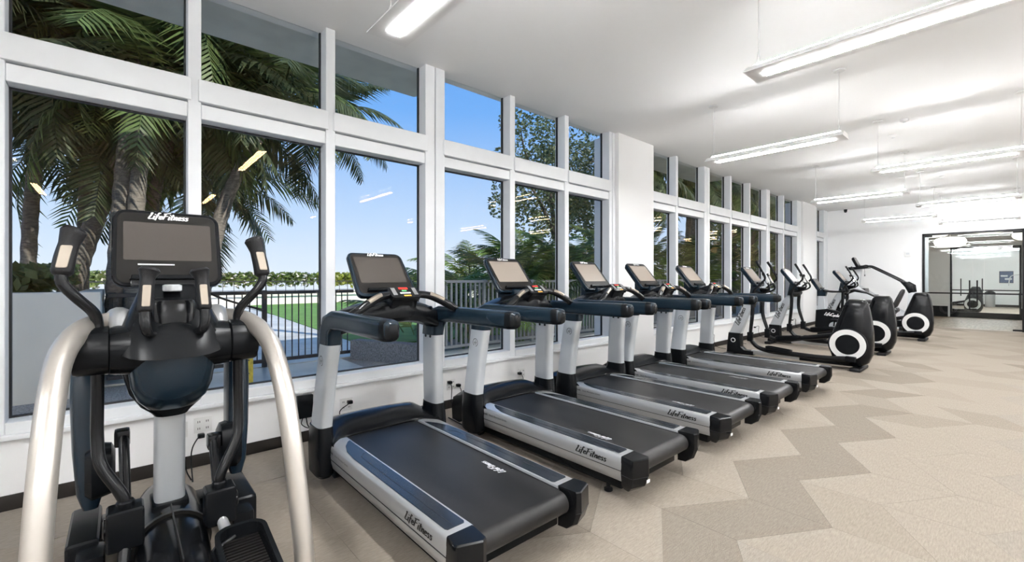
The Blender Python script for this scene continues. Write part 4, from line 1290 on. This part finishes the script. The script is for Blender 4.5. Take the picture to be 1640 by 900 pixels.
# planter wall by the first window
bm = NB(); box(bm, -3.78, -3.5, -7, -.18, -.03, 1.28, .01)
box(bm, -5.6, -3.78, -.40, -.18, -.03, 1.28, .01)
pw = structure(finish('wall_planter', bm, 'stucco', smooth=30), 'pale stucco planter wall outside the first window')
bm = NB(); box(bm, -5.6, -3.78, -7, -.40, -.03, 1.18)
structure(finish('ground_planter', bm, 'soil', smooth=0), 'soil inside the planter')
bm = NB(); box(bm, -24.4, -23.2, -25, 34, -.03, .75, .01)
structure(finish('wall_garden', bm, 'stucco', smooth=0), 'low pale wall at the far end of the lawn')
bm = NB(); M = Matrix.Translation((-3.15, 3.62, 0)) @ Matrix.Rotation(math.radians(24), 4, 'Z'); box(bm, -.85, .85, -.12, .12, -.03, .32, .01, 2, M)
structure(finish('wall_pebble', bm, 'pebble_wall', smooth=0), 'low pebbled wall where the fence ends')
bm = NB(); box(bm, -2.62, -2.30, 3.85, 16.5, -.03, .14, .01)
structure(finish('trim_kerb', bm, 'concrete', smooth=0), 'concrete kerb under the grey fence')

def fence(label, a, b, z0, z1, step, material, rail, pick, post_every, group=None):
    a, b = Vector(a), Vector(b)
    L = (b - a).length
    ang = math.atan2(b.y - a.y, b.x - a.x)
    f = root('fence', label, 'fence', a, group)
    f.rotation_euler.z = ang
    for z in (z1 - rail, z0 + .07):
        bm = NB(); box(bm, 0, L, -rail * .6, rail * .6, z, z + rail, .004, 1)
        finish('rail', bm, material, f)
    n = int(L / step)
    bm = NB(); box(bm, -pick, pick, -pick, pick, z0 + .07 + rail, z1 - rail)
    p0 = None
    for k in range(1, n):
        x = k * L / n
        if post_every and k % post_every == 0:
            bm2 = NB(); box(bm2, x - rail * .62, x + rail * .62, -rail * .62, rail * .62, z0, z1 + .01, .004, 1)
            finish('post', bm2, material, f)
            continue
        if p0 is None:
            p0 = finish('picket', bm, material, f, smooth=0)
            p0.location.x = x
        else:
            share(p0, 'picket', (x, 0, 0), f)
    return f
fence('dark metal fence in front of the lawn', (-3.95, -.12, 0), (-3.95, 3.25, 0), 0, 1.245, .105, 'fence_dark', .055, .008, 9)
fence('dark fence return beside the planter wall', (-5.6, -.05, 0), (-3.97, -.10, 0), 0, 1.245, .11, 'fence_dark', .055, .008, 0)
fence('light grey metal fence in front of the palms', (-2.45, 3.9, .14), (-2.45, 16.4, .14), 0, 1.28, .105, 'fence_grey', .05, .017, 12)
fence('thin fence at the far end of the lawn below the hedge', (-22.9, -12, 0), (-22.9, 26, 0), .55, 1.32, .5, 'fence_dark', .05, .012, 6)
# yellow gauge post
g = root('depth_post', 'worn yellow marker post standing outside the second window', 'post', (-2.75, 1.32, -.02))
bm = NB(); box(bm, -.035, .035, -.05, .05, 0, .62, .006)
finish('board', bm, 'yellow_paint', g)
bm = NB()
for k in range(6):
    box(bm, .034, .037, -.045, -.045 + .03 + .02 * (k % 2), .08 + .09 * k, .095 + .09 * k)
finish('mark', bm, 'print_black', g, smooth=0)

# ------------------------------------------------------------------ plants
def frond_mesh(name, L, n, ll, lw, droop, material, seed, arch=.35, fold=.5, hang=.5):
    rnd = random.Random(seed)
    bm = NB()
    P = []
    for i in range(13):
        s = i / 12
        P.append(Vector((L * (s - .10 * droop * s ** 3), 0, L * (arch * s - droop * s ** 2.2))))
    tube(bm, [tuple(p) for p in P], [.016 * (1 - .85 * i / 12) for i in range(13)], 5)
    for i in range(n):
        s = .14 + .86 * i / (n - 1)
        f = s * 12
        j = min(11, int(f))
        p = P[j].lerp(P[j + 1], f - j)
        d = (P[j + 1] - P[j]).normalized()
        up = d.cross(Vector((0, 1, 0))) * -1
        l = ll * (math.sin(PI * min(1, .12 + s * .83)) ** .7) * rnd.uniform(.8, 1.1)
        for sd in (-1, 1):
            fw = .45 + .55 * s + rnd.uniform(-.12, .12)
            dr = (d * fw + Vector((0, sd, 0)) * 1.0 + up * (fold * (1 - s * .6)) * rnd.uniform(.2, 1.0)).normalized()
            w = lw * rnd.uniform(.8, 1.15)
            wd = d * w
            a = p
            m = p + dr * l * .5 - Vector((0, 0, hang * l * .12 * rnd.uniform(.5, 1.5)))
            t = p + dr * l * .95 - Vector((0, 0, hang * l * .55 * rnd.uniform(.6, 1.4)))
            v = [bm.verts.new(q) for q in (a - wd * .35, a + wd * .35, m - wd * .5, m + wd * .5, t)]
            bm.faces.new((v[0], v[1], v[3], v[2]))
            bm.faces.new((v[2], v[3], v[4]))
    bmesh.ops.recalc_face_normals(bm, faces=bm.faces)
    me = bpy.data.meshes.new(name)
    bm.to_mesh(me); bm.free()
    me.materials.append(MAT[material])
    return me
FR = {}
for key, mtl, L, n, ll, lw, dp in (('palm', 'frond_dark', 2.1, 40, .62, .050, .55), ('palm2', 'frond_mid', 2.0, 36, .58, .050, .75), ('areca', 'frond_bright', 1.5, 30, .46, .040, .62), ('areca2', 'frond_mid', 1.55, 30, .48, .042, .55)):
    FR[key] = [frond_mesh('frond', L * k, n, ll, lw, dp * q, mtl, 11 * i + len(key)) for i, (k, q) in enumerate(((1, 1), (.9, 1.25), (1.08, .8)))]

def add_frond(parent, key, loc, az, el_, roll, sc, rnd):
    me = rnd.choice(FR[key])
    o = bpy.data.objects.new('frond', me)
    COL.objects.link(o)
    o.parent = parent
    o.location = loc
    o.rotation_mode = 'XYZ'
    o.rotation_euler = (roll, -el_, az)
    o.scale = (sc, sc, sc)

def palm(label, path, r0, r1, keys, nf, seed, sc=1.0, shaft=True, el_range=(-.35, 1.1), group='palm trees outside the near windows', cat='palm tree'):
    rnd = random.Random(seed)
    base = Vector(path[0])
    t = root('palm_tree', label, cat, base, group)
    P = spline([tuple(Vector(p) - base) for p in path], 14)
    rings_r = []
    for i in range(len(P)):
        k = i / (len(P) - 1)
        rings_r.append((r0 + (r1 - r0) * k) * (1.06 if i % 2 else .97))
    bm = NB(); tube(bm, [tuple(p) for p in P], rings_r, 12)
    finish('trunk', bm, 'trunk', t, smooth=60)
    top = P[-1]
    d = (P[-1] - P[-3]).normalized()
    if shaft:
        q = top + d * .75
        bm = NB(); tube(bm, [tuple(top - d * .05), tuple(top + d * .08), tuple(top + d * .4), tuple(q)], [r1 * .95, r1 * 1.2, r1 * 1.0, r1 * .5], 12, sub=3)
        finish('crownshaft', bm, 'trunk_green', t, smooth=60)
        top = q
    for i in range(nf):
        az = i * 2.39996 + rnd.uniform(-.25, .25)
        k = i / max(1, nf - 1)
        e = el_range[1] + (el_range[0] - el_range[1]) * k + rnd.uniform(-.12, .12)
        add_frond(t, keys[i % len(keys)], tuple(top + Vector((0, 0, .12 * (1 - k)))), az, e, rnd.uniform(-.4, .4), sc * rnd.uniform(.85, 1.12), rnd)
    return t
palm('slender palm nearest the left edge of the picture', [(-6.2, -1.12, 0), (-6.2, -1.06, 2.4), (-6.2, -.94, 4.1)], .10, .085, ['palm', 'palm', 'palm2'], 26, 1, 1.15, el_range=(-.7, 1.0))
palm('palm leaning right behind the raised grip of the cross trainer', [(-5.6, -.85, 0), (-5.6, -.5, 1.6), (-5.6, -.10, 3.1), (-5.6, .25, 4.4)], .15, .10, ['palm', 'palm'], 26, 2, 1.2, el_range=(-.7, 1.0))
palm('thick palm with ringed trunk behind the cross trainer console', [(-4.9, -.05, 0), (-4.9, 0.0, 1.7), (-4.9, .13, 3.8), (-4.9, .35, 5.2)], .15, .12, ['palm', 'palm2'], 24, 3, 1.2, el_range=(-.7, 1.0))
palm('palm with green crownshaft close beside the thick ringed palm', [(-4.7, .15, 0), (-4.7, .17, 2.0), (-4.7, .27, 3.75)], .12, .095, ['palm', 'palm2'], 26, 4, 1.2, el_range=(-.6, 1.0))
palm('palm behind the console, its trunk leaning slightly right', [(-6.5, .30, 0), (-6.5, .47, 2.8), (-6.5, .74, 4.2)], .11, .09, ['palm', 'palm'], 20, 5, 1.05)
palm('palm leaning right across the second window', [(-4.9, .80, 0), (-4.9, 1.14, 1.7), (-4.9, 1.45, 3.0), (-4.9, 2.0, 4.25)], .135, .09, ['palm', 'palm', 'palm2'], 24, 6, 1.05, el_range=(-.75, .9))
palm('palm farther out hidden by the mullion between the second and third window', [(-7.4, 3.95, 0), (-7.4, 3.98, 3), (-7.3, 3.9, 4.7)], .12, .09, ['palm', 'palm'], 22, 7, 1.1)
palm('palm far out behind the slender one', [(-8.2, -2.2, 0), (-8.2, -1.9, 3), (-8.2, -1.7, 4.9)], .12, .10, ['palm', 'palm'], 22, 8, 1.1)
palm('palm farther out between the thick palm and the leaning one', [(-8.0, .1, 0), (-8.0, .2, 3), (-8.0, .3, 4.6)], .12, .10, ['palm', 'palm'], 22, 9, 1.15)
for i, (x, y, h, lb) in enumerate(((-6.9, -.5, 3.3, 'low palm crown between the slender palm and the leaning one'), (-7.6, 1.2, 3.5, 'low palm crown behind the first mullion'), (-9.0, -3.2, 4.0, 'low palm crown at the far left behind the slender palm'), (-5.9, 1.0, 4.6, 'palm crown high between the first two windows'))):
    palm(lb, [(x, y - .1, 0), (x, y, h * .5), (x + .05, y + .05, h)], .11, .09, ['palm', 'palm', 'palm2'], 24, 30 + i, 1.15, i % 2 == 0, (-.75, 1.0))
palm('palm at the left border with only its crown in sight', [(-5.2, -2.2, 0), (-5.2, -2.1, 2.5), (-5.2, -2.0, 4.0)], .12, .10, ['palm', 'palm'], 22, 10, 1.1)

def clump(label, x, y, z, h, n, keys, seed, group, sc=1.0, spread=.35):
    rnd = random.Random(seed)
    t = root('areca_palm', label, 'palm shrub', (x, y, z), group)
    for i in range(max(3, n // 6)):
        a = rnd.uniform(0, 2 * PI)
        r = rnd.uniform(.03, spread * .6)
        bm = NB(); tube(bm, [(r * math.cos(a), r * math.sin(a), 0), (r * 1.2 * math.cos(a), r * 1.2 * math.sin(a), h * .4), (r * 1.6 * math.cos(a), r * 1.6 * math.sin(a), h * .75)], [.03, .026, .015], 7, sub=3)
        finish('cane', bm, 'trunk_green', t)
    for i in range(n):
        az = i * 2.39996 + rnd.uniform(-.3, .3)
        rr = rnd.uniform(0, spread)
        add_frond(t, keys[i % len(keys)], (rr * math.cos(az), rr * math.sin(az), h * rnd.uniform(.25, .8)), az, rnd.uniform(.25, 1.2), rnd.uniform(-.4, .4), sc * rnd.uniform(.75, 1.1), rnd)
    return t
GA = 'areca palms behind the grey fence'
CL = [(-3.4, 4.4, 1.3, 14, 'areca palm at the near end of the grey fence'), (-4.3, 5.6, 1.5, 16, 'areca palm set back behind the second treadmill console'), (-3.3, 6.9, 2.0, 18, 'bright areca palm right of the second treadmill console'),
      (-3.1, 8.3, 2.3, 20, 'tall bright areca palm behind the third treadmill console'), (-2.9, 9.9, 2.3, 18, 'areca palm just past the near white pier'), (-3.0, 11.6, 2.7, 20, 'tall areca palm in the first bay past the pier'),
      (-3.0, 13.3, 2.8, 20, 'tall areca palm in the double mullion bay'), (-3.0, 15.0, 2.8, 20, 'areca palm behind the fifth treadmill console'), (-3.1, 17.0, 2.8, 20, 'areca palm behind the first elliptical console'),
      (-3.1, 19.4, 2.8, 20, 'areca palm behind the second elliptical console'), (-3.2, 22.0, 2.8, 20, 'areca palm seen in the last bays before the far pier'), (-3.2, 25.0, 2.8, 18, 'areca palm seen through the last narrow window'),
      (-5.2, 9.2, 2.2, 16, 'areca palm in the second row, right of the tree trunk'), (-5.0, 12.5, 2.6, 16, 'areca palm in the second row past the pier'),
      (-3.1, 7.6, 1.8, 20, 'areca palm between the second and third treadmill consoles'), (-4.0, 7.4, 2.6, 18, 'areca palm in the second row, in front of the tree'), (-3.0, 5.3, 1.2, 14, 'low areca palm behind the grey fence, left of the second console'),
      (-3.0, 9.1, 1.9, 18, 'areca palm low behind the third console'), (-3.9, 10.6, 2.8, 18, 'areca palm hidden mostly by the near pier'), (-5.4, 7.0, 2.0, 16, 'areca palm in the second row, left of the tree')]
for i, (x, y, h, n, lb) in enumerate(CL):
    clump(lb, x, y, 0, h, n, ['areca', 'areca2'] if i % 2 else ['areca', 'areca2', 'areca2'], 40 + i, GA, 1.0 if i > 1 else .8, .4)
for i, (x, y, h) in enumerate(((-3.6, 12.4, 4.9), (-3.5, 15.6, 5.0), (-3.5, 19.0, 5.0), (-4.5, 24, 4.9), (-4.6, 14.0, 5.5), (-4.6, 17.4, 5.4), (-3.4, 22.2, 5.2))):
    palm('palm with hanging fronds behind ' + ('the first far bay', 'the middle far bays', 'the last far bays', 'the far pier', 'the double mullion, set back', 'the middle far bays, set back', 'the end of the far bays')[i], [(x, y, 0), (x, y + .1, h * .5), (x + .1, y + .1, h)], .16, .13, ['palm2', 'palm', 'areca2'], 22, 60 + i, 1.1, False, (-.9, .9), 'palms behind the far windows')

def leaf_cloud(bm, blobs, n, size, seed, flat=.0):
    rnd = random.Random(seed)
    tot = sum(b[3] ** 2 for b in blobs)
    for (cx, cy, cz, r) in blobs:
        for _ in range(int(n * r * r / tot)):
            while True:
                v = Vector((rnd.uniform(-1, 1), rnd.uniform(-1, 1), rnd.uniform(-1, 1)))
                if .15 < v.length < 1:
                    break
            v = v.normalized() * (v.length ** .5)
            p = Vector((cx, cy, cz)) + Vector((v.x * r, v.y * r, v.z * r * .8))
            a = Vector((rnd.uniform(-1, 1), rnd.uniform(-1, 1), rnd.uniform(-.7, .7))).normalized()
            b = a.orthogonal().normalized()
            b = (Matrix.Rotation(rnd.uniform(0, PI), 3, a) @ b)
            s = size * rnd.uniform(.6, 1.3)
            q = [p - a * s * .6, p - a * s * .1 + b * s * .32, p + a * s * .6, p - a * s * .1 - b * s * .32]
            bm.faces.new([bm.verts.new(x) for x in q])
    return bm

def tree(label, base, branches, blobs, n, size, seed, group=None):
    t = root('broadleaf_tree', label, 'tree', base, group)
    B = Vector(base)
    for i, (pts, r) in enumerate(branches):
        bm = NB(); tube(bm, [tuple(Vector(p) - B) for p in pts], [r * (1 - .75 * k / (len(pts) - 1)) for k in range(len(pts))], 8, sub=3)
        finish('trunk' if i == 0 else 'branch', bm, 'bark', t, smooth=60)
    bm = NB(); leaf_cloud(bm, [(x - B.x, y - B.y, z - B.z, r) for x, y, z, r in blobs], n, size, seed)
    finish('foliage', bm, 'tree_leaf', t, smooth=0, kind='stuff', recalc=False)
TR = [((-6.0, 11.4, 0), [([(-6, 11.4, 0), (-5.9, 11.3, 1.8), (-6.1, 11.0, 3.4), (-6.0, 10.6, 5.2)], .16), ([(-6.0, 11.1, 2.6), (-5.7, 10.0, 3.8), (-5.6, 9.1, 4.6)], .08), ([(-6.1, 11.0, 3.2), (-6.3, 12.1, 4.4), (-6.2, 12.8, 5.4)], .08), ([(-6.0, 10.9, 3.9), (-5.9, 9.6, 5.2), (-5.8, 9.2, 6.0)], .06)],
       [(-6, 10.6, 4.6, 1.5), (-6, 11.9, 5.0, 1.5), (-5.8, 9.2, 4.2, .9), (-5.9, 8.7, 4.9, .65), (-6.1, 12.9, 4.6, 1.4), (-6.0, 10.0, 5.9, 1.05), (-6.0, 11.5, 6.3, 1.2), (-5.8, 8.5, 3.6, .5), (-5.9, 9.6, 3.1, .7), (-6.1, 11.3, 3.5, 1.0), (-5.9, 9.0, 6.2, .5)], 13000, .105)]
for b, br, bl, n, s in TR:
    tree('broadleaf tree with loose crown behind the middle treadmills', b, br, bl, n, s, 77)
tree('broadleaf tree crown far behind the first bays past the pier', (-8.5, 17.5, 0), [([(-8.5, 17.5, 0), (-8.4, 17.3, 2.2), (-8.5, 17.5, 4.6)], .2), ([(-8.4, 17.4, 2.8), (-8.0, 16.2, 4.2)], .09), ([(-8.4, 17.4, 3.0), (-8.6, 18.8, 4.6)], .09)],
     [(-8.5, 17.5, 5.0, 2.0), (-8.2, 15.8, 4.6, 1.5), (-8.6, 19.3, 4.8, 1.6), (-8.4, 17.2, 3.4, 1.3), (-8.5, 18.6, 6.2, 1.4)], 6500, .15, 78)

for i, (x, y) in enumerate(((-4.4, 28.5), (-3.0, 33.5), (-5.8, 36.0), (-7.2, 27.0), (-2.4, 29.5))):
    rnd = random.Random(300 + i)
    tree('broadleaf tree ' + ('behind the last bays before the far pier', 'in the far distance along the building', 'in the far distance away from the building', 'far out behind the ellipticals', 'close to the building past the far wall')[i], (x, y, 0),
         [([(x, y, 0), (x + .1, y, 2), (x, y + .2, 4.2)], .18), ([(x, y, 2.2), (x + .6, y - .9, 3.6)], .08), ([(x, y, 2.4), (x - .7, y + .8, 3.9)], .08)],
         [(x, y, 4.6, 2.0), (x + .8, y - 1.2, 3.4, 1.5), (x - 1, y + .9, 3.8, 1.6), (x + .2, y - .4, 2.0, 1.6), (x - .3, y, 1.0, 1.4), (x + .3, y + .6, 6.2, 1.5)], 2600, .24, 310 + i, 'trees along the far end of the building')

def hedge(label, x0, x1, y0, y1, z0, z1, n, size, mtl, seed, flowers=0, ragged=.2):
    rnd = random.Random(seed)
    bm = NB()
    for i in range(n + flowers):
        u = rnd.random()
        y = y0 + (y1 - y0) * rnd.random()
        top = z1 - ragged * rnd.random() * (.5 + .5 * math.sin(y * 3.1))
        p = Vector((x0 + (x1 - x0) * rnd.random(), y, z0 + (top - z0) * math.sqrt(u)))
        a = Vector((rnd.uniform(-1, 1), rnd.uniform(-1, 1), rnd.uniform(-.3, 1))).normalized()
        b = Matrix.Rotation(rnd.uniform(0, PI), 3, a) @ a.orthogonal().normalized()
        s = size * rnd.uniform(.6, 1.3) * (.8 if i >= n else 1)
        q = [p - a * s * .6, p + b * s * .35, p + a * s * .6, p - b * s * .35]
        f = bm.faces.new([bm.verts.new(v) for v in q])
        f.material_index = 1 if i >= n else 0
    o = finish('hedge', bm, [mtl, 'blossom'], None, smooth=0, recalc=False)
    return tag(o, label, 'hedge')
hedge('clipped far hedge with pale blossoms behind the dark fence', -24.2, -23.4, -16, 8.8, .95, 1.78, 4700, .26, 'hedge_leaf', 5, 1500)
hedge('far blossoming hedge continuing past the first treadmill console', -24.2, -23.4, 12.2, 30, .95, 1.78, 3600, .26, 'hedge_leaf', 8, 1000)
hedge('yellow green part of the far hedge beside the first treadmill console', -24.2, -23.4, 9.0, 12.0, .95, 1.80, 900, .24, 'hedge_yellow', 6)
hedge('low leafy planting on top of the pale planter wall', -5.4, -3.86, -7, -.48, 1.24, 1.64, 5200, .13, 'planter_leaf', 7, 0, .25)
for i, (x, y, s) in enumerate(((-4.35, -1.1, .34), (-4.4, -.85, .28), (-4.5, -1.9, .34), (-4.3, -1.45, .28))):
    rnd = random.Random(90 + i)
    t = root('spiky_shrub', ('spiky shrub on the planter wall behind the raised grip', 'spiky shrub at the open end of the planter', 'spiky shrub at the left edge of the planter', 'small spiky shrub between the larger two in the planter')[i], 'shrub', (x, y, 1.18), 'spiky shrubs in the planter')
    for k in range(16):
        add_frond(t, 'areca2', (0, 0, .05), k * 2.4, rnd.uniform(.2, 1.3), rnd.uniform(-.4, .4), s * rnd.uniform(.7, 1.1), rnd)

# ================================================================== SMALL THINGS ON WALLS AND CEILING
def outlet(label, y, z):
    o = root('wall_outlet', label, 'outlet', (0, y, z), 'outlets in the low wall under the windows')
    bm = NB(); box(bm, 0, .006, -.058, .058, -.058, .058, .003)
    finish('cover_plate', bm, 'white_plastic', o)
    bm = NB()
    for yy in (-.027, .027):
        for zz in (-.026, .026):
            box(bm, .0055, .0068, yy - .008, yy - .004, zz - .008, zz + .008); box(bm, .0055, .0068, yy + .004, yy + .008, zz - .008, zz + .008)
    finish('slot', bm, 'base_dark', o, smooth=0)
def plug(label, y, z, path, x=0.008):
    o = root('power_cord', label, 'power cord', (0, y, z), 'black power cords along the window wall')
    bm = NB(); box(bm, x, x + .045, -.022, .022, -.016, .016, .007)
    finish('plug', bm, 'black_plastic', o)
    bm = NB(); tube(bm, [(x + .04, 0, 0)] + path, .0045, 7, sub=6)
    finish('cable', bm, 'black_plastic', o)
outlet('outlet behind the cross trainer column', .33, .302)
outlet('outlet just right of the cross trainer column', .485, .316)
outlet('outlet behind the nearest treadmill', 1.60, .262)
outlet('outlet between the first and second treadmill', 2.78, .262)
outlet('outlet behind the second treadmill', 3.86, .24)
plug('black cord hanging from the outlet behind the column', .335, .29, [(.06, .01, -.06), (.05, .03, -.18), (.07, .04, -.28), (.25, .05, -.288)])
plug('black cord curving from the outlet right of the column', .47, .24, [(.06, -.02, .0), (.09, -.06, -.06), (.10, -.07, -.15), (.30, -.08, -.236)])
plug('black cord looping out of the outlet behind the nearest treadmill', 1.625, .285, [(.06, -.03, -.01), (.05, -.10, -.06), (.06, -.10, -.14), (.20, -.16, -.20), (.5, -.1, -.28)])
plug('black plug, the upper of two between the treadmills', 2.745, .295, [(.07, .0, -.05), (.05, .01, -.15), (.05, .02, -.24), (.25, .03, -.288)])
plug('black plug, the lower of two between the treadmills', 2.86, .245, [(.07, .01, -.05), (.05, .03, -.13), (.07, .05, -.20), (.30, .10, -.239)])
plug('thin black cord behind the second treadmill post', 3.80, .245, [(.04, .01, .0), (.04, .05, -.06), (.05, .06, -.16), (.2, .05, -.239)])
for i, (y, lb) in enumerate(((7.25, 'pair of cords behind the fifth treadmill'), (9.15, 'cord loop behind the first elliptical'), (10.2, 'cord loop past the first elliptical'), (11.6, 'cord loop behind the second elliptical'), (13.2, 'cord with plug low on the wall before the far pier'), (14.4, 'cord with plug beside the far pier'))):
    plug(lb, y, .26, [(.08, .0, .03), (.10, .06, .02), (.08, .10, -.10), (.12, .12, -.22), (.3, .15, -.254)])
b = root('control_box', 'black adapter box on the wall left of the nearest treadmill', 'adapter', (0, 1.225, .32))
bm = NB(); box(bm, 0, .05, -.065, .065, -.10, .10, .008)
finish('case', bm, 'black_plastic', b)
bm = NB(); tube(bm, [(.03, .01, -.10), (.05, .02, -.17), (.05, .08, -.24), (.20, .10, -.314)], .005, 6, sub=5); tube(bm, [(.03, -.02, -.10), (.04, -.03, -.15), (.05, .03, -.19), (.05, .05, -.12)], .004, 6, sub=5)
finish('cable', bm, 'black_plastic', b)
# floor cord between treadmills
o = NB(); tube(o, [(.08, 2.2, .008), (.35, 2.28, .008), (.6, 2.20, .008), (.85, 2.33, .008), (.70, 2.50, .008), (.3, 2.55, .008)], .006, 7, sub=6)
tag(finish('floor_cord', o, 'black_plastic'), 'black cord lying on the carpet between the first two treadmills', 'power cord')

def detector(label, x, y, r=.06, col='white_plastic'):
    d = root('smoke_detector', label, 'smoke detector', (x, y, ZC), 'round ceiling devices')
    bm = NB(); lathe(bm, [(r, -.0005), (r, -.02), (r * .8, -.035), (r * .5, -.042)], (0, 0, 0), 'z', 20)
    finish('case', bm, col, d)
    bm = NB(); lathe(bm, [(r * .35, -.040), (r * .35, -.048)], (0, 0, 0), 'z', 12)
    finish('sensor', bm, 'light_plastic', d)
detector('smoke detector behind the second aisle light', 2.92, 9.3)
detector('small ceiling disc just before the smoke detector', 3.15, 8.5, .05)
detector('ceiling disc above the third aisle light', 3.15, 13.85, .05)
detector('smoke detector above the last aisle light', 2.90, 16.4, .06)
c = root('security_camera', 'small black camera on the ceiling by the far wall', 'camera', (.52, Y1 - .10, ZC))
bm = NB(); lathe(bm, [(.05, -.0005), (.05, -.03), (.04, -.04)], (0, 0, 0), 'z', 18)
finish('mount', bm, 'black_plastic', c)
bm = NB(); lathe(bm, [(.042, -.04), (.045, -.06), (.036, -.09), (.015, -.105)], (0, 0, 0), 'z', 18)
finish('dome', bm, 'black_satin', c)
th = root('thermostat', 'white thermostat on the far wall beside the glass doors', 'thermostat', (2.07, Y1, 2.20))
bm = NB(); box(bm, -.075, .075, -.03, 0, -.08, .08, .01)
finish('case', bm, 'white_plastic', th)
bm = NB(); box(bm, -.04, .04, -.034, -.03, -.01, .05)
finish('display', bm, 'light_plastic', th, smooth=0)

# things in the studio beyond
p = root('wall_picture', 'small blue picture on the studio back wall', 'picture', (4.05, YB, 1.52))
bm = NB(); box(bm, -.24, .24, -.03, 0, -.30, .30, .008)
finish('picture_frame', bm, 'bezel', p)
bm = NB(); box(bm, -.22, .22, -.034, -.03, -.28, .28)
finish('print', bm, 'blue_picture', p, smooth=0)
bm = NB(); box(bm, -.19, .05, -.036, -.034, .02, .10); box(bm, -.05, .19, -.036, -.034, -.14, -.05)
finish('print_shape', bm, 'light_plastic', p, smooth=0)
b = root('waste_bin', 'round grey waste bin against the studio back wall', 'waste bin', (3.5, YB - .35, 0))
bm = NB(); lathe(bm, [(.17, 0), (.18, .02), (.19, .66), (.185, .70)], (0, 0, 0), 'z', 22)
finish('body', bm, 'silver', b)
bm = NB(); lathe(bm, [(.192, .70), (.192, .73), (.13, .80), (.05, .82)], (0, 0, 0), 'z', 22)
finish('lid', bm, 'black_plastic', b)
w = root('cable_machine', 'cable machine at the edge of the studio back wall', 'gym machine', (4.55, YB - .9, 0))
bm = NB()
for y in (-.3, .3):
    box(bm, -.05, .05, y - .05, y + .05, 0, 1.75, .01)
box(bm, -.06, .06, -.35, .35, 1.70, 1.80, .01)
finish('frame', bm, 'silver', w)
bm = NB(); box(bm, -.09, .09, -.2, .2, .15, .75, .01)
finish('weight_stack', bm, 'black_plastic', w)
bm = NB(); tube(bm, [(-.05, -.3, 1.65), (-.35, -.3, 1.55), (-.42, -.3, 1.1)], .02, 8, sub=4)
finish('arm', bm, 'silver', w)
